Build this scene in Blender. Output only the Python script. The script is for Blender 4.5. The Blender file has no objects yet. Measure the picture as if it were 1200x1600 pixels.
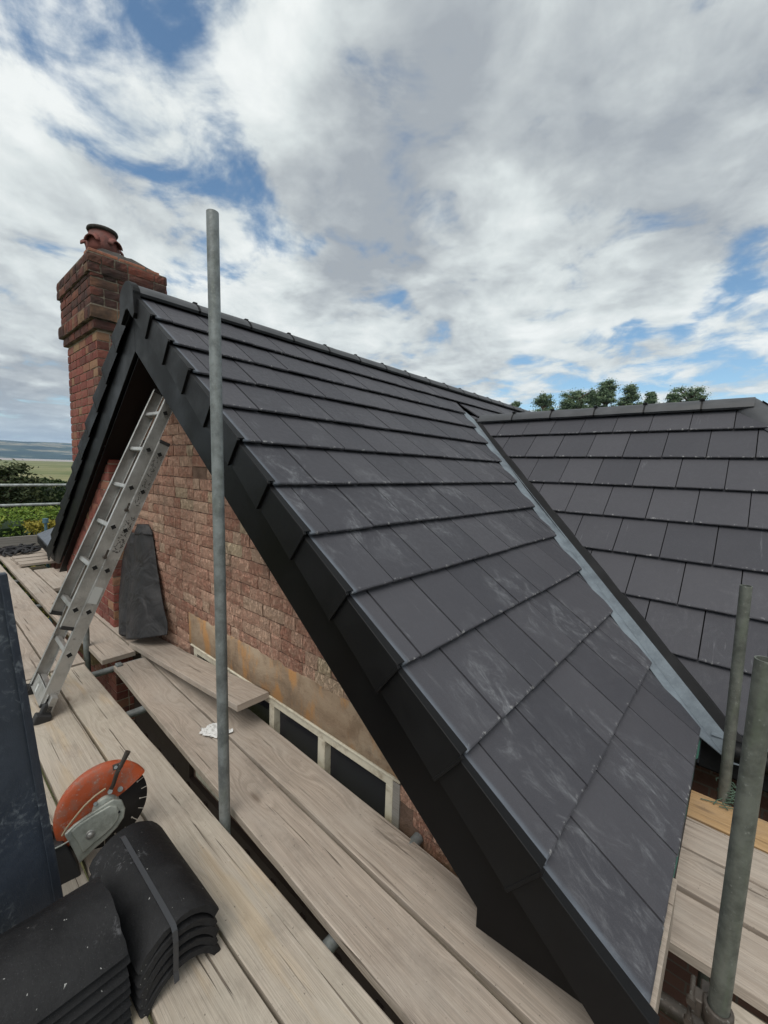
import bpy, bmesh, math, random
from mathutils import Vector, Matrix, noise
random.seed(11)
S = bpy.context.scene
C = S.collection
PI = math.pi

# ------------------------------------------------------------------ camera
YAW, PIT, ROL = -0.71377461, 0.10262681, 0.03229236
def cam_axes():
    cy, sy = math.cos(YAW), math.sin(YAW)
    f = Vector((sy, cy, 0)); r = Vector((cy, -sy, 0)); u = Vector((0, 0, 1))
    cp, sp = math.cos(PIT), math.sin(PIT)
    f2 = f*cp - u*sp; u2 = u*cp + f*sp
    cr, sr = math.cos(ROL), math.sin(ROL)
    return r*cr + u2*sr, -r*sr + u2*cr, f2
RX, UP, FW = cam_axes()
FPX = 649.21
cam = bpy.data.cameras.new('camera'); co = bpy.data.objects.new('camera', cam); C.objects.link(co)
m = Matrix((RX, UP, -FW)).transposed().to_4x4()
co.matrix_world = m
cam.sensor_fit = 'VERTICAL'; cam.sensor_height = 36; cam.sensor_width = 27
cam.lens = FPX/1600*36; cam.clip_start = 0.02; cam.clip_end = 30000
S.camera = co
def ray(px, py):
    return RX*((px-600)/FPX) + UP*(-(py-800)/FPX) + FW
def on(px, py, axis, val):
    """the measured place of a thing whose coordinate along axis is known"""
    d = ray(px, py); return d*(val/d[axis])

# ------------------------------------------------------------------ view, world, sun
S.view_settings.view_transform = 'Standard'; S.view_settings.look = 'None'
S.view_settings.gamma = 1; S.view_settings.use_curve_mapping = False
S.view_settings.exposure = 0.22
SUN_EL, SUN_AZ = math.radians(58), math.radians(158)      # azimuth from +Y towards +X
W = bpy.data.worlds.new('World'); S.world = W; W.use_nodes = True
nt = W.node_tree; N = nt.nodes; L = nt.links
for n_ in list(N): N.remove(n_)
def nn(tree, typ, **kw):
    n = tree.nodes.new(typ)
    for k, v in kw.items(): setattr(n, k, v)
    return n
def mth(tree, op, a, b=None, c=None, clamp=False):
    n = tree.nodes.new('ShaderNodeMath'); n.operation = op; n.use_clamp = clamp
    for i, s in enumerate((a, b, c)):
        if s is None: continue
        if isinstance(s, (int, float)): n.inputs[i].default_value = s
        else: tree.links.new(s, n.inputs[i])
    return n.outputs[0]
def mrange(tree, v, a, b, c=0.0, d=1.0, smooth=True):
    n = tree.nodes.new('ShaderNodeMapRange'); n.interpolation_type = 'SMOOTHSTEP' if smooth else 'LINEAR'
    tree.links.new(v, n.inputs[0])
    for i, s in enumerate((a, b, c, d)): n.inputs[i+1].default_value = s
    return n.outputs[0]
def mixc(tree, fac, a, b, blend='MIX'):
    n = tree.nodes.new('ShaderNodeMix'); n.data_type = 'RGBA'; n.blend_type = blend
    for s, i in ((fac, 0), (a, 6), (b, 7)):
        if isinstance(s, (int, float)): n.inputs[i].default_value = s
        elif isinstance(s, tuple): n.inputs[i].default_value = (*s, 1) if len(s) == 3 else s
        else: tree.links.new(s, n.inputs[i])
    return n.outputs[2]
def noise_n(tree, vec, scale, detail=4, rough=.5, dist=0.0, dim='3D'):
    n = tree.nodes.new('ShaderNodeTexNoise'); n.noise_dimensions = dim
    if vec is not None: tree.links.new(vec, n.inputs['Vector'])
    n.inputs['Scale'].default_value = scale; n.inputs['Detail'].default_value = detail
    n.inputs['Roughness'].default_value = rough; n.inputs['Distortion'].default_value = dist
    return n.outputs['Fac']

sky = nn(nt, 'ShaderNodeTexSky', sky_type='NISHITA'); sky.sun_disc = False
sky.sun_elevation = SUN_EL; sky.sun_rotation = SUN_AZ
sky.air_density = 1.0; sky.dust_density = 0.15; sky.ozone_density = 1.2
skys = mixc(nt, 1.0, sky.outputs[0], (0.102, 0.118, 0.117), 'MULTIPLY')
tc = nn(nt, 'ShaderNodeTexCoord')
dirv = tc.outputs['Generated']
sep = nn(nt, 'ShaderNodeSeparateXYZ'); L.new(dirv, sep.inputs[0])
# clouds lie on a layer: look them up where the view direction meets it
zz = mth(nt, 'ADD', mth(nt, 'MAXIMUM', sep.outputs[2], 0.0), 0.16)
cx = mth(nt, 'DIVIDE', sep.outputs[0], zz); cy_ = mth(nt, 'DIVIDE', sep.outputs[1], zz)
comb = nn(nt, 'ShaderNodeCombineXYZ'); L.new(cx, comb.inputs[0]); L.new(cy_, comb.inputs[1])
layer = comb.outputs[0]
n_big = noise_n(nt, layer, 1.5, 9, .55, .12)
n_fine = noise_n(nt, layer, 5.0, 9, .60, .35)
n_shade = noise_n(nt, layer, 1.9, 6, .52, .1)
warp = nn(nt, 'ShaderNodeTexNoise'); L.new(layer, warp.inputs['Vector']); warp.inputs['Scale'].default_value = 3.0; warp.inputs['Detail'].default_value = 6
wv = nn(nt, 'ShaderNodeVectorMath', operation='SUBTRACT'); L.new(warp.outputs['Color'], wv.inputs[0]); wv.inputs[1].default_value = (.5, .5, .5)
ws = nn(nt, 'ShaderNodeVectorMath', operation='SCALE'); L.new(wv.outputs[0], ws.inputs[0]); ws.inputs['Scale'].default_value = 0.36
wa = nn(nt, 'ShaderNodeVectorMath', operation='ADD'); L.new(dirv, wa.inputs[0]); L.new(ws.outputs[0], wa.inputs[1])
wn = nn(nt, 'ShaderNodeVectorMath', operation='NORMALIZE'); L.new(wa.outputs[0], wn.inputs[0])
def blobs(lst):
    tot = None
    for px, py, rdeg, w in lst:
        d = ray(px, py).normalized()
        dp = nn(nt, 'ShaderNodeVectorMath', operation='DOT_PRODUCT'); L.new(wn.outputs[0], dp.inputs[0]); dp.inputs[1].default_value = d
        o = mrange(nt, dp.outputs['Value'], math.cos(math.radians(rdeg)), 1.0, 0.0, w)
        tot = o if tot is None else mth(nt, 'ADD', tot, o)
    return tot
clear = blobs([(165, 105, 10, .62), (255, 175, 9, .6), (320, 245, 8, .65), (215, 30, 8, .45), (360, 235, 6, .45), (60, 60, 9, .3), (395, 15, 6, .5), (395, 355, 7, .55), (430, 395, 5, .4),
               (600, 465, 4, .4), (250, 250, 6, .35), (1180, 550, 9, .25), (960, 605, 8, .8), (820, 612, 8, .7), (1130, 600, 11, 1.0), (420, 290, 5, .2)])
clear = mth(nt, 'MINIMUM', clear, .84)
dark = blobs([(650, 90, 12, .30), (520, 330, 14, .55), (560, 390, 10, .40), (760, 210, 14, .22), (980, 130, 22, .30), (950, 330, 14, .28), (720, 520, 9, .32), (60, 260, 10, .15), (1150, 250, 14, .2), (60, 560, 14, .45), (240, 350, 9, .2), (680, 380, 8, .3), (30, 640, 8, .3)])
lite = blobs([(60, 190, 14, .35), (450, 170, 11, .35), (640, 400, 6, .5), (900, 350, 16, .15), (20, 470, 10, .15), (420, 470, 10, .25), (880, 420, 8, .35), (330, 420, 6, .2)])
n_mid = noise_n(nt, layer, 3.1, 10, .58, .5)
def cen(v, k): return mth(nt, 'MULTIPLY', mth(nt, 'SUBTRACT', v, .5), k)
cover = mth(nt, 'ADD', mth(nt, 'ADD', cen(n_big, .9), cen(n_mid, 2.5)), cen(n_fine, 1.3))
cover = mth(nt, 'SUBTRACT', mth(nt, 'ADD', cover, .60), mth(nt, 'MULTIPLY', clear, .60))
cmask = mrange(nt, cover, -.20, .46)
sh = mth(nt, 'ADD', mth(nt, 'ADD', cen(n_shade, 1.2), cen(n_mid, 1.0)), cen(n_fine, .7))
sh = mth(nt, 'ADD', mth(nt, 'SUBTRACT', mth(nt, 'ADD', sh, .74), mth(nt, 'MULTIPLY', dark, .62)), mth(nt, 'MULTIPLY', lite, .34))
cr = nn(nt, 'ShaderNodeValToRGB'); L.new(sh, cr.inputs[0])
e = cr.color_ramp.elements
e[0].position = .22; e[0].color = (.33, .36, .39, 1)
e[1].position = 1.0; e[1].color = (.78, .81, .80, 1)
k_ = e.new(.48); k_.color = (.46, .495, .51, 1)
k_ = e.new(.72); k_.color = (.62, .665, .665, 1)
skycol = mixc(nt, cmask, skys, cr.outputs[0])
hz_ = mrange(nt, sep.outputs[2], 0.0, 0.14, .55, 0.0)
skycol = mixc(nt, hz_, skycol, (.46, .58, .68))
bg = nn(nt, 'ShaderNodeBackground'); L.new(skycol, bg.inputs[0]); bg.inputs[1].default_value = 1.0
out = nn(nt, 'ShaderNodeOutputWorld'); L.new(bg.outputs[0], out.inputs[0])
sd = bpy.data.lights.new('sun', 'SUN'); sd.energy = 2.0; sd.angle = math.radians(40); sd.color = (1, .955, .89)
so = bpy.data.objects.new('sun', sd); C.objects.link(so)
sdir = Vector((math.sin(SUN_AZ)*math.cos(SUN_EL), math.cos(SUN_AZ)*math.cos(SUN_EL), math.sin(SUN_EL)))
so.rotation_euler = sdir.to_track_quat('Z', 'Y').to_euler()

# ------------------------------------------------------------------ mesh helpers
class MB:
    def __init__(s): s.v = []; s.f = []; s.uv = []; s.uv2 = []; s.r = []; s.sm = []; s.has2 = False
    def add(s, vs, fs, r=0.0, uvs=None, uv2=None, smooth=False):
        b = len(s.v); s.v += [tuple(p) for p in vs]; s.r += [r]*len(vs)
        for i, f in enumerate(fs):
            s.f.append([b+j for j in f]); s.sm.append(smooth)
            s.uv.append(uvs[i] if uvs else None)
            s.uv2.append(uv2[i] if uv2 else None)
            if uv2: s.has2 = True
    def box(s, x0, x1, y0, y1, z0, z1, r=0.0):
        s.add([(x0,y0,z0),(x1,y0,z0),(x1,y1,z0),(x0,y1,z0),(x0,y0,z1),(x1,y0,z1),(x1,y1,z1),(x0,y1,z1)],
              [(0,3,2,1),(4,5,6,7),(0,1,5,4),(1,2,6,5),(2,3,7,6),(3,0,4,7)], r)
    def obox(s, o, ax, ay, az, r=0.0):
        """box from corner-centre o with three half-axis vectors"""
        o, ax, ay, az = map(Vector, (o, ax, ay, az)); P = []
        for sz in (-1, 1):
            for sx, sy in ((-1,-1),(1,-1),(1,1),(-1,1)): P.append(o+ax*sx+ay*sy+az*sz)
        s.add(P, [(0,3,2,1),(4,5,6,7),(0,1,5,4),(1,2,6,5),(2,3,7,6),(3,0,4,7)], r)
    def prism(s, pts, off, r=0.0, smooth=False):
        """closed polygon pts (3d) extruded by vector off"""
        n = len(pts); off = Vector(off); P = [Vector(p) for p in pts] + [Vector(p)+off for p in pts]
        fs = [tuple(range(n))[::-1], tuple(range(n, 2*n))] + [(i, (i+1) % n, n+(i+1) % n, n+i) for i in range(n)]
        s.add(P, fs, r, smooth=smooth)
    def tube(s, a, b, rad, seg=20, wall=0.0, rad2=None, caps=True, r=0.0):
        a = Vector(a); b = Vector(b); d = (b-a).normalized(); rad2 = rad if rad2 is None else rad2
        q = d.orthogonal().normalized(); w = d.cross(q); vs = []; fs = []
        for p, rr in ((a, rad), (b, rad2)):
            for i in range(seg):
                t = 2*PI*i/seg; vs.append(p+(q*math.cos(t)+w*math.sin(t))*rr)
        for i in range(seg): j = (i+1) % seg; fs.append((i, j, seg+j, seg+i))
        s.add(vs, fs, r, smooth=True)
        if wall:
            vs = []
            for p, rr in ((a, rad), (b, rad2)):
                for k in (rr, rr-wall):
                    for i in range(seg): t = 2*PI*i/seg; vs.append(p+(q*math.cos(t)+w*math.sin(t))*k)
            for k in (rad-wall,):
                for i in range(seg): pass
            fs = []
            for i in range(seg):
                j = (i+1) % seg
                fs.append((i, j, seg+j, seg+i)); fs.append((2*seg+j, 2*seg+i, 3*seg+i, 3*seg+j)); fs.append((seg+i, seg+j, 3*seg+j, 3*seg+i))
            s.add(vs, fs, r)
        elif caps:
            s.add(vs, [tuple(range(seg))[::-1], tuple(range(seg, 2*seg))], r)
    def path(s, pts, rad, seg=8, r=0.0):
        pts = [Vector(p) for p in pts]; vs = []; fs = []; n = len(pts); q = None
        for i, p in enumerate(pts):
            d = (pts[min(i+1, n-1)]-pts[max(i-1, 0)]).normalized()
            q = d.orthogonal().normalized() if q is None else (q-d*q.dot(d)).normalized()
            w = d.cross(q); rr = rad[i] if isinstance(rad, (list, tuple)) else rad
            for k in range(seg): t = 2*PI*k/seg; vs.append(p+(q*math.cos(t)+w*math.sin(t))*rr)
        for i in range(n-1):
            for k in range(seg): j = (k+1) % seg; fs.append((i*seg+k, i*seg+j, (i+1)*seg+j, (i+1)*seg+k))
        s.add(vs, fs, r, smooth=True); s.add([vs[k] for k in range(seg)], [tuple(range(seg))[::-1]], r); s.add([vs[(n-1)*seg+k] for k in range(seg)], [tuple(range(seg))], r)
    def lathe(s, prof, o, axis=(0,0,1), seg=28, r=0.0, a0=0.0, a1=2*PI):
        o = Vector(o); d = Vector(axis).normalized(); q = d.orthogonal().normalized(); w = d.cross(q); vs = []; fs = []; n = len(prof)
        for i in range(seg+1):
            t = a0+(a1-a0)*i/seg
            for rr, h in prof: vs.append(o+d*h+(q*math.cos(t)+w*math.sin(t))*rr)
        for i in range(seg):
            for k in range(n-1): fs.append((i*n+k, (i+1)*n+k, (i+1)*n+k+1, i*n+k+1))
        s.add(vs, fs, r, smooth=True)
    def build(s, name, mat, parent=None, bev=0.0, loc=None, seg=1):
        me = bpy.data.meshes.new(name)
        me.from_pydata(s.v, [], s.f)
        uvl = me.uv_layers.new(name='metric')
        u2 = me.uv_layers.new(name='unit') if s.has2 else None
        at = me.attributes.new('rnd', 'FLOAT', 'POINT'); at.data.foreach_set('value', s.r)
        me.polygons.foreach_set('use_smooth', s.sm)
        for p, uv, b in zip(me.polygons, s.uv, s.uv2):
            if uv is not None:
                for li, c in zip(p.loop_indices, uv): uvl.data[li].uv = c
            else:
                n = p.normal; ax = max(range(3), key=lambda i: abs(n[i]))
                for li in p.loop_indices:
                    c = me.vertices[me.loops[li].vertex_index].co
                    uvl.data[li].uv = ((c.y, c.z), (c.x, c.z), (c.x, c.y))[ax]
            if b is not None:
                for li, c in zip(p.loop_indices, b): u2.data[li].uv = c
        me.materials.append(mat)
        o = bpy.data.objects.new(name, me); C.objects.link(o)
        if loc is not None: o.location = loc
        if parent: o.parent = parent
        if bev:
            md = o.modifiers.new('bevel', 'BEVEL'); md.width = bev; md.segments = seg; md.limit_method = 'ANGLE'; md.angle_limit = .6
        return o
def tag(o, label=None, cat=None, group=None, kind=None):
    for k, v in (('label', label), ('category', cat), ('group', group), ('kind', kind)):
        if v: o[k] = v
    return o
def empty(name, loc, label=None, cat=None, group=None):
    o = bpy.data.objects.new(name, None); C.objects.link(o); o.location = loc; o.empty_display_size = .1
    return tag(o, label, cat, group)
def put(o, parent):
    """parent keeping the world coordinates the mesh was built in"""
    o.parent = parent; o.matrix_parent_inverse = Matrix.Translation(-Vector(parent.location))
    return o

# ------------------------------------------------------------------ materials
def mat(name, base=(.5,.5,.5), rough=.6, metal=0.0, spec=.5):
    m = bpy.data.materials.new(name); m.use_nodes = True; t = m.node_tree
    b = t.nodes['Principled BSDF']; b.inputs['Base Color'].default_value = (*base, 1)
    b.inputs['Roughness'].default_value = rough; b.inputs['Metallic'].default_value = metal
    b.inputs['Specular IOR Level'].default_value = spec
    return m, t, b
def uvn(t, name='metric'):
    n = t.nodes.new('ShaderNodeUVMap'); n.uv_map = name; return n.outputs[0]
def objc(t): return t.nodes.new('ShaderNodeTexCoord').outputs['Object']
def mapping(t, vec, scale=(1,1,1), loc=(0,0,0)):
    n = t.nodes.new('ShaderNodeMapping'); t.links.new(vec, n.inputs[0]); n.inputs['Scale'].default_value = scale; n.inputs['Location'].default_value = loc
    return n.outputs[0]
def attr(t, name='rnd'):
    n = t.nodes.new('ShaderNodeAttribute'); n.attribute_name = name; return n.outputs['Fac']
def bump(t, b, h, dist=.01, strength=1.0):
    n = t.nodes.new('ShaderNodeBump'); n.inputs['Distance'].default_value = dist; n.inputs['Strength'].default_value = strength
    t.links.new(h, n.inputs['Height']); t.links.new(n.outputs[0], b.inputs['Normal'])
def ramp(t, v, stops):
    n = t.nodes.new('ShaderNodeValToRGB'); t.links.new(v, n.inputs[0]); e = n.color_ramp.elements
    e[0].position, e[0].color = stops[0][0], (*stops[0][1], 1); e[1].position, e[1].color = stops[-1][0], (*stops[-1][1], 1)
    for p, c in stops[1:-1]: k = e.new(p); k.color = (*c, 1)
    return n.outputs[0]
def sepx(t, v):
    n = t.nodes.new('ShaderNodeSeparateXYZ'); t.links.new(v, n.inputs[0]); return n.outputs

def make_tile_mat():
    m, t, b = mat('slate_grey_concrete_tile', rough=.7, spec=.28)
    uv = uvn(t); u2 = uvn(t, 'unit'); rnd = attr(t)
    big = noise_n(t, uv, 2.2, 4, .6); sp = noise_n(t, uv, 520, 2, .7); mid = noise_n(t, uv, 28, 4, .6)
    col = ramp(t, mth(t, 'ADD', mth(t, 'MULTIPLY', rnd, .5), mth(t, 'MULTIPLY', big, .5)), [(.2, (.042, .042, .050)), (.8, (.062, .061, .070))])
    col = mixc(t, mrange(t, mid, .45, .8, 0, .25), col, (.075, .074, .082))
    col = mixc(t, mrange(t, sp, .58, .72, 0, .5), col, (.19, .19, .215))
    col = mixc(t, mrange(t, sp, .26, .38, .25, 0), col, (.03, .03, .034))
    # chalky scuffs in patches of their own
    patch = noise_n(t, mapping(t, uv, loc=(7.3, 2.1, 0)), 1.7, 3, .5)
    sc = noise_n(t, mapping(t, uv, scale=(1.0, .55, 1), loc=(3, 1, 0)), 9, 6, .72, 1.2)
    fine = noise_n(t, mapping(t, uv, scale=(1, .35, 1)), 95, 4, .7)
    onmain = mrange(t, sepx(t, uv)[0], 14, 15, 1, .22)
    sm = mth(t, 'MULTIPLY', mth(t, 'MULTIPLY', mrange(t, patch, .44, .60), mrange(t, sc, .46, .80)), mrange(t, fine, .32, .66, .15, .8))
    col = mixc(t, mth(t, 'MULTIPLY', mth(t, 'MULTIPLY', sm, mth(t, 'MULTIPLY', onmain, mrange(t, sepx(t, uv)[1], .9, 2.2, .15, 1))), .85), col, (.30, .31, .33))
    # rubbed drag marks
    drag = noise_n(t, mapping(t, uv, scale=(34, 3.0, 1), loc=(1, 5, 0)), 1.0, 5, .65, .5)
    dm = mth(t, 'MULTIPLY', mrange(t, drag, .60, .80, 0, .35), mrange(t, noise_n(t, mapping(t, uv, loc=(11, 4, 0)), 1.3, 2, .5), .48, .64))
    col = mixc(t, dm, col, (.30, .31, .33))
    # chips on the lower edge of each tile
    s2 = sepx(t, u2)
    edge = mrange(t, s2[1], .94, .985)
    ch = noise_n(t, mapping(t, uv, scale=(1, .8, 1)), 30, 4, .7)
    chm = mth(t, 'MULTIPLY', edge, mrange(t, ch, .57, .64))
    col = mixc(t, mth(t, 'MULTIPLY', chm, .6), col, (.36, .36, .36))
    # smooth bluish band along the verge edge of the verge tiles
    s1 = sepx(t, uv)
    vb = mth(t, 'MULTIPLY', mrange(t, s1[0], .022, .050, 1, 0), mrange(t, noise_n(t, mapping(t, uv, scale=(6, 1, 1)), 6, 4, .6), .25, .65, .35, 1))
    col = mixc(t, mth(t, 'MULTIPLY', vb, .55), col, (.17, .20, .24))
    t.links.new(col, b.inputs['Base Color'])
    t.links.new(mrange(t, mid, .3, .7, .58, .74), b.inputs['Roughness'])
    bump(t, b, mth(t, 'ADD', mth(t, 'MULTIPLY', sp, .35), mth(t, 'MULTIPLY', mid, .4)), .0022, .8)
    return m
M_TILE = make_tile_mat()

def make_black(name, base, rough, bumpd=.0006, dust=.0, spec=.35):
    m, t, b = mat(name, base, rough, spec=spec)
    o = objc(t); n = noise_n(t, o, 60, 4, .6); g = noise_n(t, o, 3, 4, .6)
    c = mixc(t, mrange(t, g, .4, .75, 0, dust), base, tuple(min(1, x*2+.03) for x in base))
    if name.startswith('loose'):
        sc = mth(t, 'MULTIPLY', mrange(t, noise_n(t, mapping(t, o, loc=(2, 7, 1)), 7, 3, .5), .52, .68), mrange(t, noise_n(t, o, 55, 6, .75, .8), .52, .72))
        c = mixc(t, mth(t, 'MULTIPLY', sc, .6), c, (.16, .16, .17)); c = mixc(t, mrange(t, noise_n(t, o, 320, 2, .6), .62, .74, 0, .4), c, (.08, .08, .085)); c = mixc(t, mrange(t, noise_n(t, o, 70, 2, .5), .735, .76, 0, .8), c, (.35, .35, .34))
    t.links.new(c, b.inputs['Base Color']); t.links.new(mrange(t, g, .3, .7, rough-.08, rough+.12), b.inputs['Roughness'])
    bump(t, b, n, bumpd)
    return m
M_UPVC = make_black('black_plastic_trim', (.003, .003, .0035), .42, .0003, .06, .16)
M_CAP = make_black('dry_verge_plastic', (.0045, .0045, .0052), .48, .0004, .10, .20)
M_RIDGE = make_black('ridge_tile_concrete', (.050, .052, .057), .55, .0016, .5)
M_RSTACK = make_black('loose_ridge_tile_concrete', (.0065, .0065, .0075), .66, .0022, .45, .25)
M_VOID = make_black('underlay_and_shade_black', (.010, .010, .011), .8)

def make_brick(name, ramp_stops, stain=(.30, .25, .2), streak=0.0, soot=0.0, hacked=False):
    m, t, b = mat(name, rough=.9, spec=.2)
    rnd = attr(t); o = objc(t)
    col = ramp(t, rnd, ramp_stops)
    n1 = noise_n(t, o, 22, 6, .7); n2 = noise_n(t, o, 130, 4, .7); n3 = noise_n(t, o, 2.6, 5, .65)
    col = mixc(t, mrange(t, n1, .38, .72, 0, .55), col, stain)
    col = mixc(t, mrange(t, n2, .58, .75, 0, .4), col, (.07, .045, .035))
    col = mixc(t, mrange(t, n2, .30, .42, .3, 0), col, (.46, .38, .31))
    if streak: col = mixc(t, mrange(t, n3, .50, .72, 0, streak), col, (.23, .19, .14))
    if soot: col = mixc(t, mrange(t, n3, .38, .62, 0, soot), col, (.035, .03, .028))
    t.links.new(col, b.inputs['Base Color'])
    hgt = mth(t, 'ADD', n1, mth(t, 'MULTIPLY', n2, .5))
    if hacked:
        col = mixc(t, mrange(t, noise_n(t, mapping(t, o, scale=(2.2, 1, .8)), 2.0, 5, .7), .54, .70, 0, .6), col, (.16, .12, .095))
        hk = noise_n(t, mapping(t, o, scale=(1, 1, .35)), 75, 5, .7, .6)
        hgt = mth(t, 'ADD', hgt, mrange(t, hk, .40, .56)); col = mixc(t, mrange(t, hk, .34, .44, .5, 0), col, (.13, .075, .055)); t.links.new(col, b.inputs['Base Color'])
    bump(t, b, hgt, .010 if hacked else .004, .9)
    return m
M_WALLB = make_brick('hacked_old_brick', [(0, (.36, .17, .12)), (.35, (.49, .265, .195)), (.7, (.55, .325, .24)), (.93, (.56, .38, .28)), (1, (.57, .45, .31))], (.56, .40, .30), .35, 0, True)
M_PIERB = make_brick('red_brick', [(0, (.09, .030, .026)), (.5, (.195, .050, .042)), (.85, (.24, .075, .058)), (1, (.28, .18, .10))], (.20, .12, .085), .2)
M_CHIMB = make_brick('sooty_red_brick', [(0, (.06, .028, .023)), (.45, (.135, .044, .033)), (.8, (.20, .065, .045)), (1, (.23, .14, .08))], (.09, .06, .048), 0, .7)
def make_mortar(name, base, dark):
    m, t, b = mat(name, base, .95, spec=.1); o = objc(t)
    n = noise_n(t, o, 9, 6, .7); c = mixc(t, mrange(t, n, .35, .7), base, dark); t.links.new(c, b.inputs['Base Color'])
    bump(t, b, noise_n(t, o, 90, 5, .7), .008); return m
M_MORT = make_mortar('old_lime_mortar', (.19, .125, .095), (.10, .066, .05))
M_MORTP = make_mortar('pale_mortar', (.42, .36, .28), (.26, .21, .16))
M_MORTC = make_mortar('weathered_mortar', (.25, .215, .165), (.07, .06, .05))
M_FLAUNCH = make_mortar('chimney_flaunching', (.085, .078, .072), (.04, .036, .034))

def make_wood(name, a, bcol, c, green=.0, fresh=.0):
    m, t, b = mat(name, rough=.82, spec=.22)
    oi = t.nodes.new('ShaderNodeObjectInfo')
    uv = uvn(t)
    off = t.nodes.new('ShaderNodeCombineXYZ'); t.links.new(mth(t, 'MULTIPLY', oi.outputs['Random'], 57.0), off.inputs[0]); t.links.new(mth(t, 'MULTIPLY', oi.outputs['Random'], 23.0), off.inputs[1])
    va = t.nodes.new('ShaderNodeVectorMath'); va.operation = 'ADD'; t.links.new(uv, va.inputs[0]); t.links.new(off.outputs[0], va.inputs[1]); p = va.outputs[0]
    # knots
    vo = t.nodes.new('ShaderNodeTexVoronoi'); vo.feature = 'F1'; t.links.new(mapping(t, p, scale=(1.9, 6.5, 1)), vo.inputs['Vector']); vo.inputs['Scale'].default_value = 1.0
    kn = mrange(t, vo.outputs['Distance'], .03, .13, 1, 0)
    kswirl = mrange(t, vo.outputs['Distance'], .05, .50, 1, 0)
    low = noise_n(t, mapping(t, p, scale=(.55, 5, 1)), 1.0, 3, .5)
    s = sepx(t, p)
    yy = mth(t, 'ADD', mth(t, 'MULTIPLY', s[1], 95), mth(t, 'ADD', mth(t, 'MULTIPLY', low, 9), mth(t, 'MULTIPLY', kswirl, 7)))
    gv = t.nodes.new('ShaderNodeCombineXYZ'); t.links.new(mth(t, 'MULTIPLY', s[0], 1.3), gv.inputs[0]); t.links.new(yy, gv.inputs[1])
    grain = noise_n(t, gv.outputs[0], .55, 4, .65)
    fineg = noise_n(t, mapping(t, p, scale=(6, 330, 1)), 1.0, 3, .6)
    streak = noise_n(t, mapping(t, p, scale=(2.2, 85, 1)), 1.0, 5, .7, .3)
    blot = noise_n(t, mapping(t, p, scale=(1.6, 4, 1)), 1.6, 6, .65)
    g2 = mrange(t, grain, .28, .70)
    col = mixc(t, g2, b_ := tuple(bcol), tuple(a))
    col = mixc(t, mrange(t, fineg, .35, .60, .45, 0), col, tuple(x*.50 for x in c))
    col = mixc(t, mrange(t, streak, .54, .74, 0, .40), col, tuple(x*.62 for x in bcol))
    col = mixc(t, mrange(t, streak, .28, .42, .4, 0), col, tuple(min(.7, x*1.25) for x in a))
    col = mixc(t, mrange(t, blot, .42, .70, 0, .60), col, tuple(c))
    col = mixc(t, mrange(t, noise_n(t, mapping(t, p, scale=(1.2, 1.8, 1)), 2.3, 5, .7), .50, .74, 0, .55), col, (.19, .16, .135))
    col = mixc(t, mrange(t, noise_n(t, mapping(t, p, scale=(5, 9, 1)), 2.5, 6, .75), .55, .70, 0, .35), col, (.20, .17, .145))
    if green: col = mixc(t, mrange(t, noise_n(t, p, 1.1, 4, .6), .35, .65, 0, green), col, (.38, .37, .30))
    if fresh: col = mixc(t, mrange(t, noise_n(t, mapping(t, p, scale=(.8, 7, 1)), 1.2, 4, .6), .55, .66, 0, fresh), col, (.46, .31, .14))
    col = mixc(t, mth(t, 'MULTIPLY', kn, .65), col, (.12, .085, .06))
    # drying cracks along the grain
    crk = noise_n(t, mapping(t, p, scale=(1.1, 52, 1)), 1.0, 3, .5, .4)
    crm = mth(t, 'MULTIPLY', mrange(t, crk, .645, .685), mrange(t, noise_n(t, mapping(t, p, scale=(.9, 3, 1), loc=(4, 4, 0)), 1.4, 2, .5), .42, .55))
    col = mixc(t, mth(t, 'MULTIPLY', crm, .7), col, (.10, .075, .055))
    spl = noise_n(t, p, 21, 5, .75, .4)
    col = mixc(t, mth(t, 'MULTIPLY', mrange(t, spl, .66, .70, 0, .5), mrange(t, noise_n(t, p, 1.7, 2, .5), .48, .6)), col, (.56, .53, .48))
    # grime specks
    spk = noise_n(t, p, 70, 3, .6)
    col = mixc(t, mrange(t, spk, .66, .72, 0, .7), col, (.10, .085, .075))
    t.links.new(col, b.inputs['Base Color'])
    h = mth(t, 'SUBTRACT', mth(t, 'ADD', mth(t, 'MULTIPLY', grain, .6), mth(t, 'MULTIPLY', fineg, .35)), mth(t, 'MULTIPLY', crm, 1.2))
    bump(t, b, mth(t, 'ADD', h, mth(t, 'MULTIPLY', streak, -.5)), .003, 1.0)
    return m
M_WOOD = make_wood('weathered_scaffold_board', (.44, .372, .312), (.30, .246, .202), (.39, .345, .30))
M_WOODG = make_wood('dusty_scaffold_board', (.47, .405, .34), (.35, .295, .24), (.42, .375, .32), .22, .22)
M_WOODY = make_wood('new_timber', (.46, .30, .155), (.34, .21, .10), (.38, .26, .15))
M_WOODL = make_wood('yellowed_board', (.34, .26, .14), (.24, .18, .095), (.28, .22, .13))
M_WOODT = make_wood('grey_toe_board', (.30, .28, .26), (.20, .185, .165), (.26, .245, .22))

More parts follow.
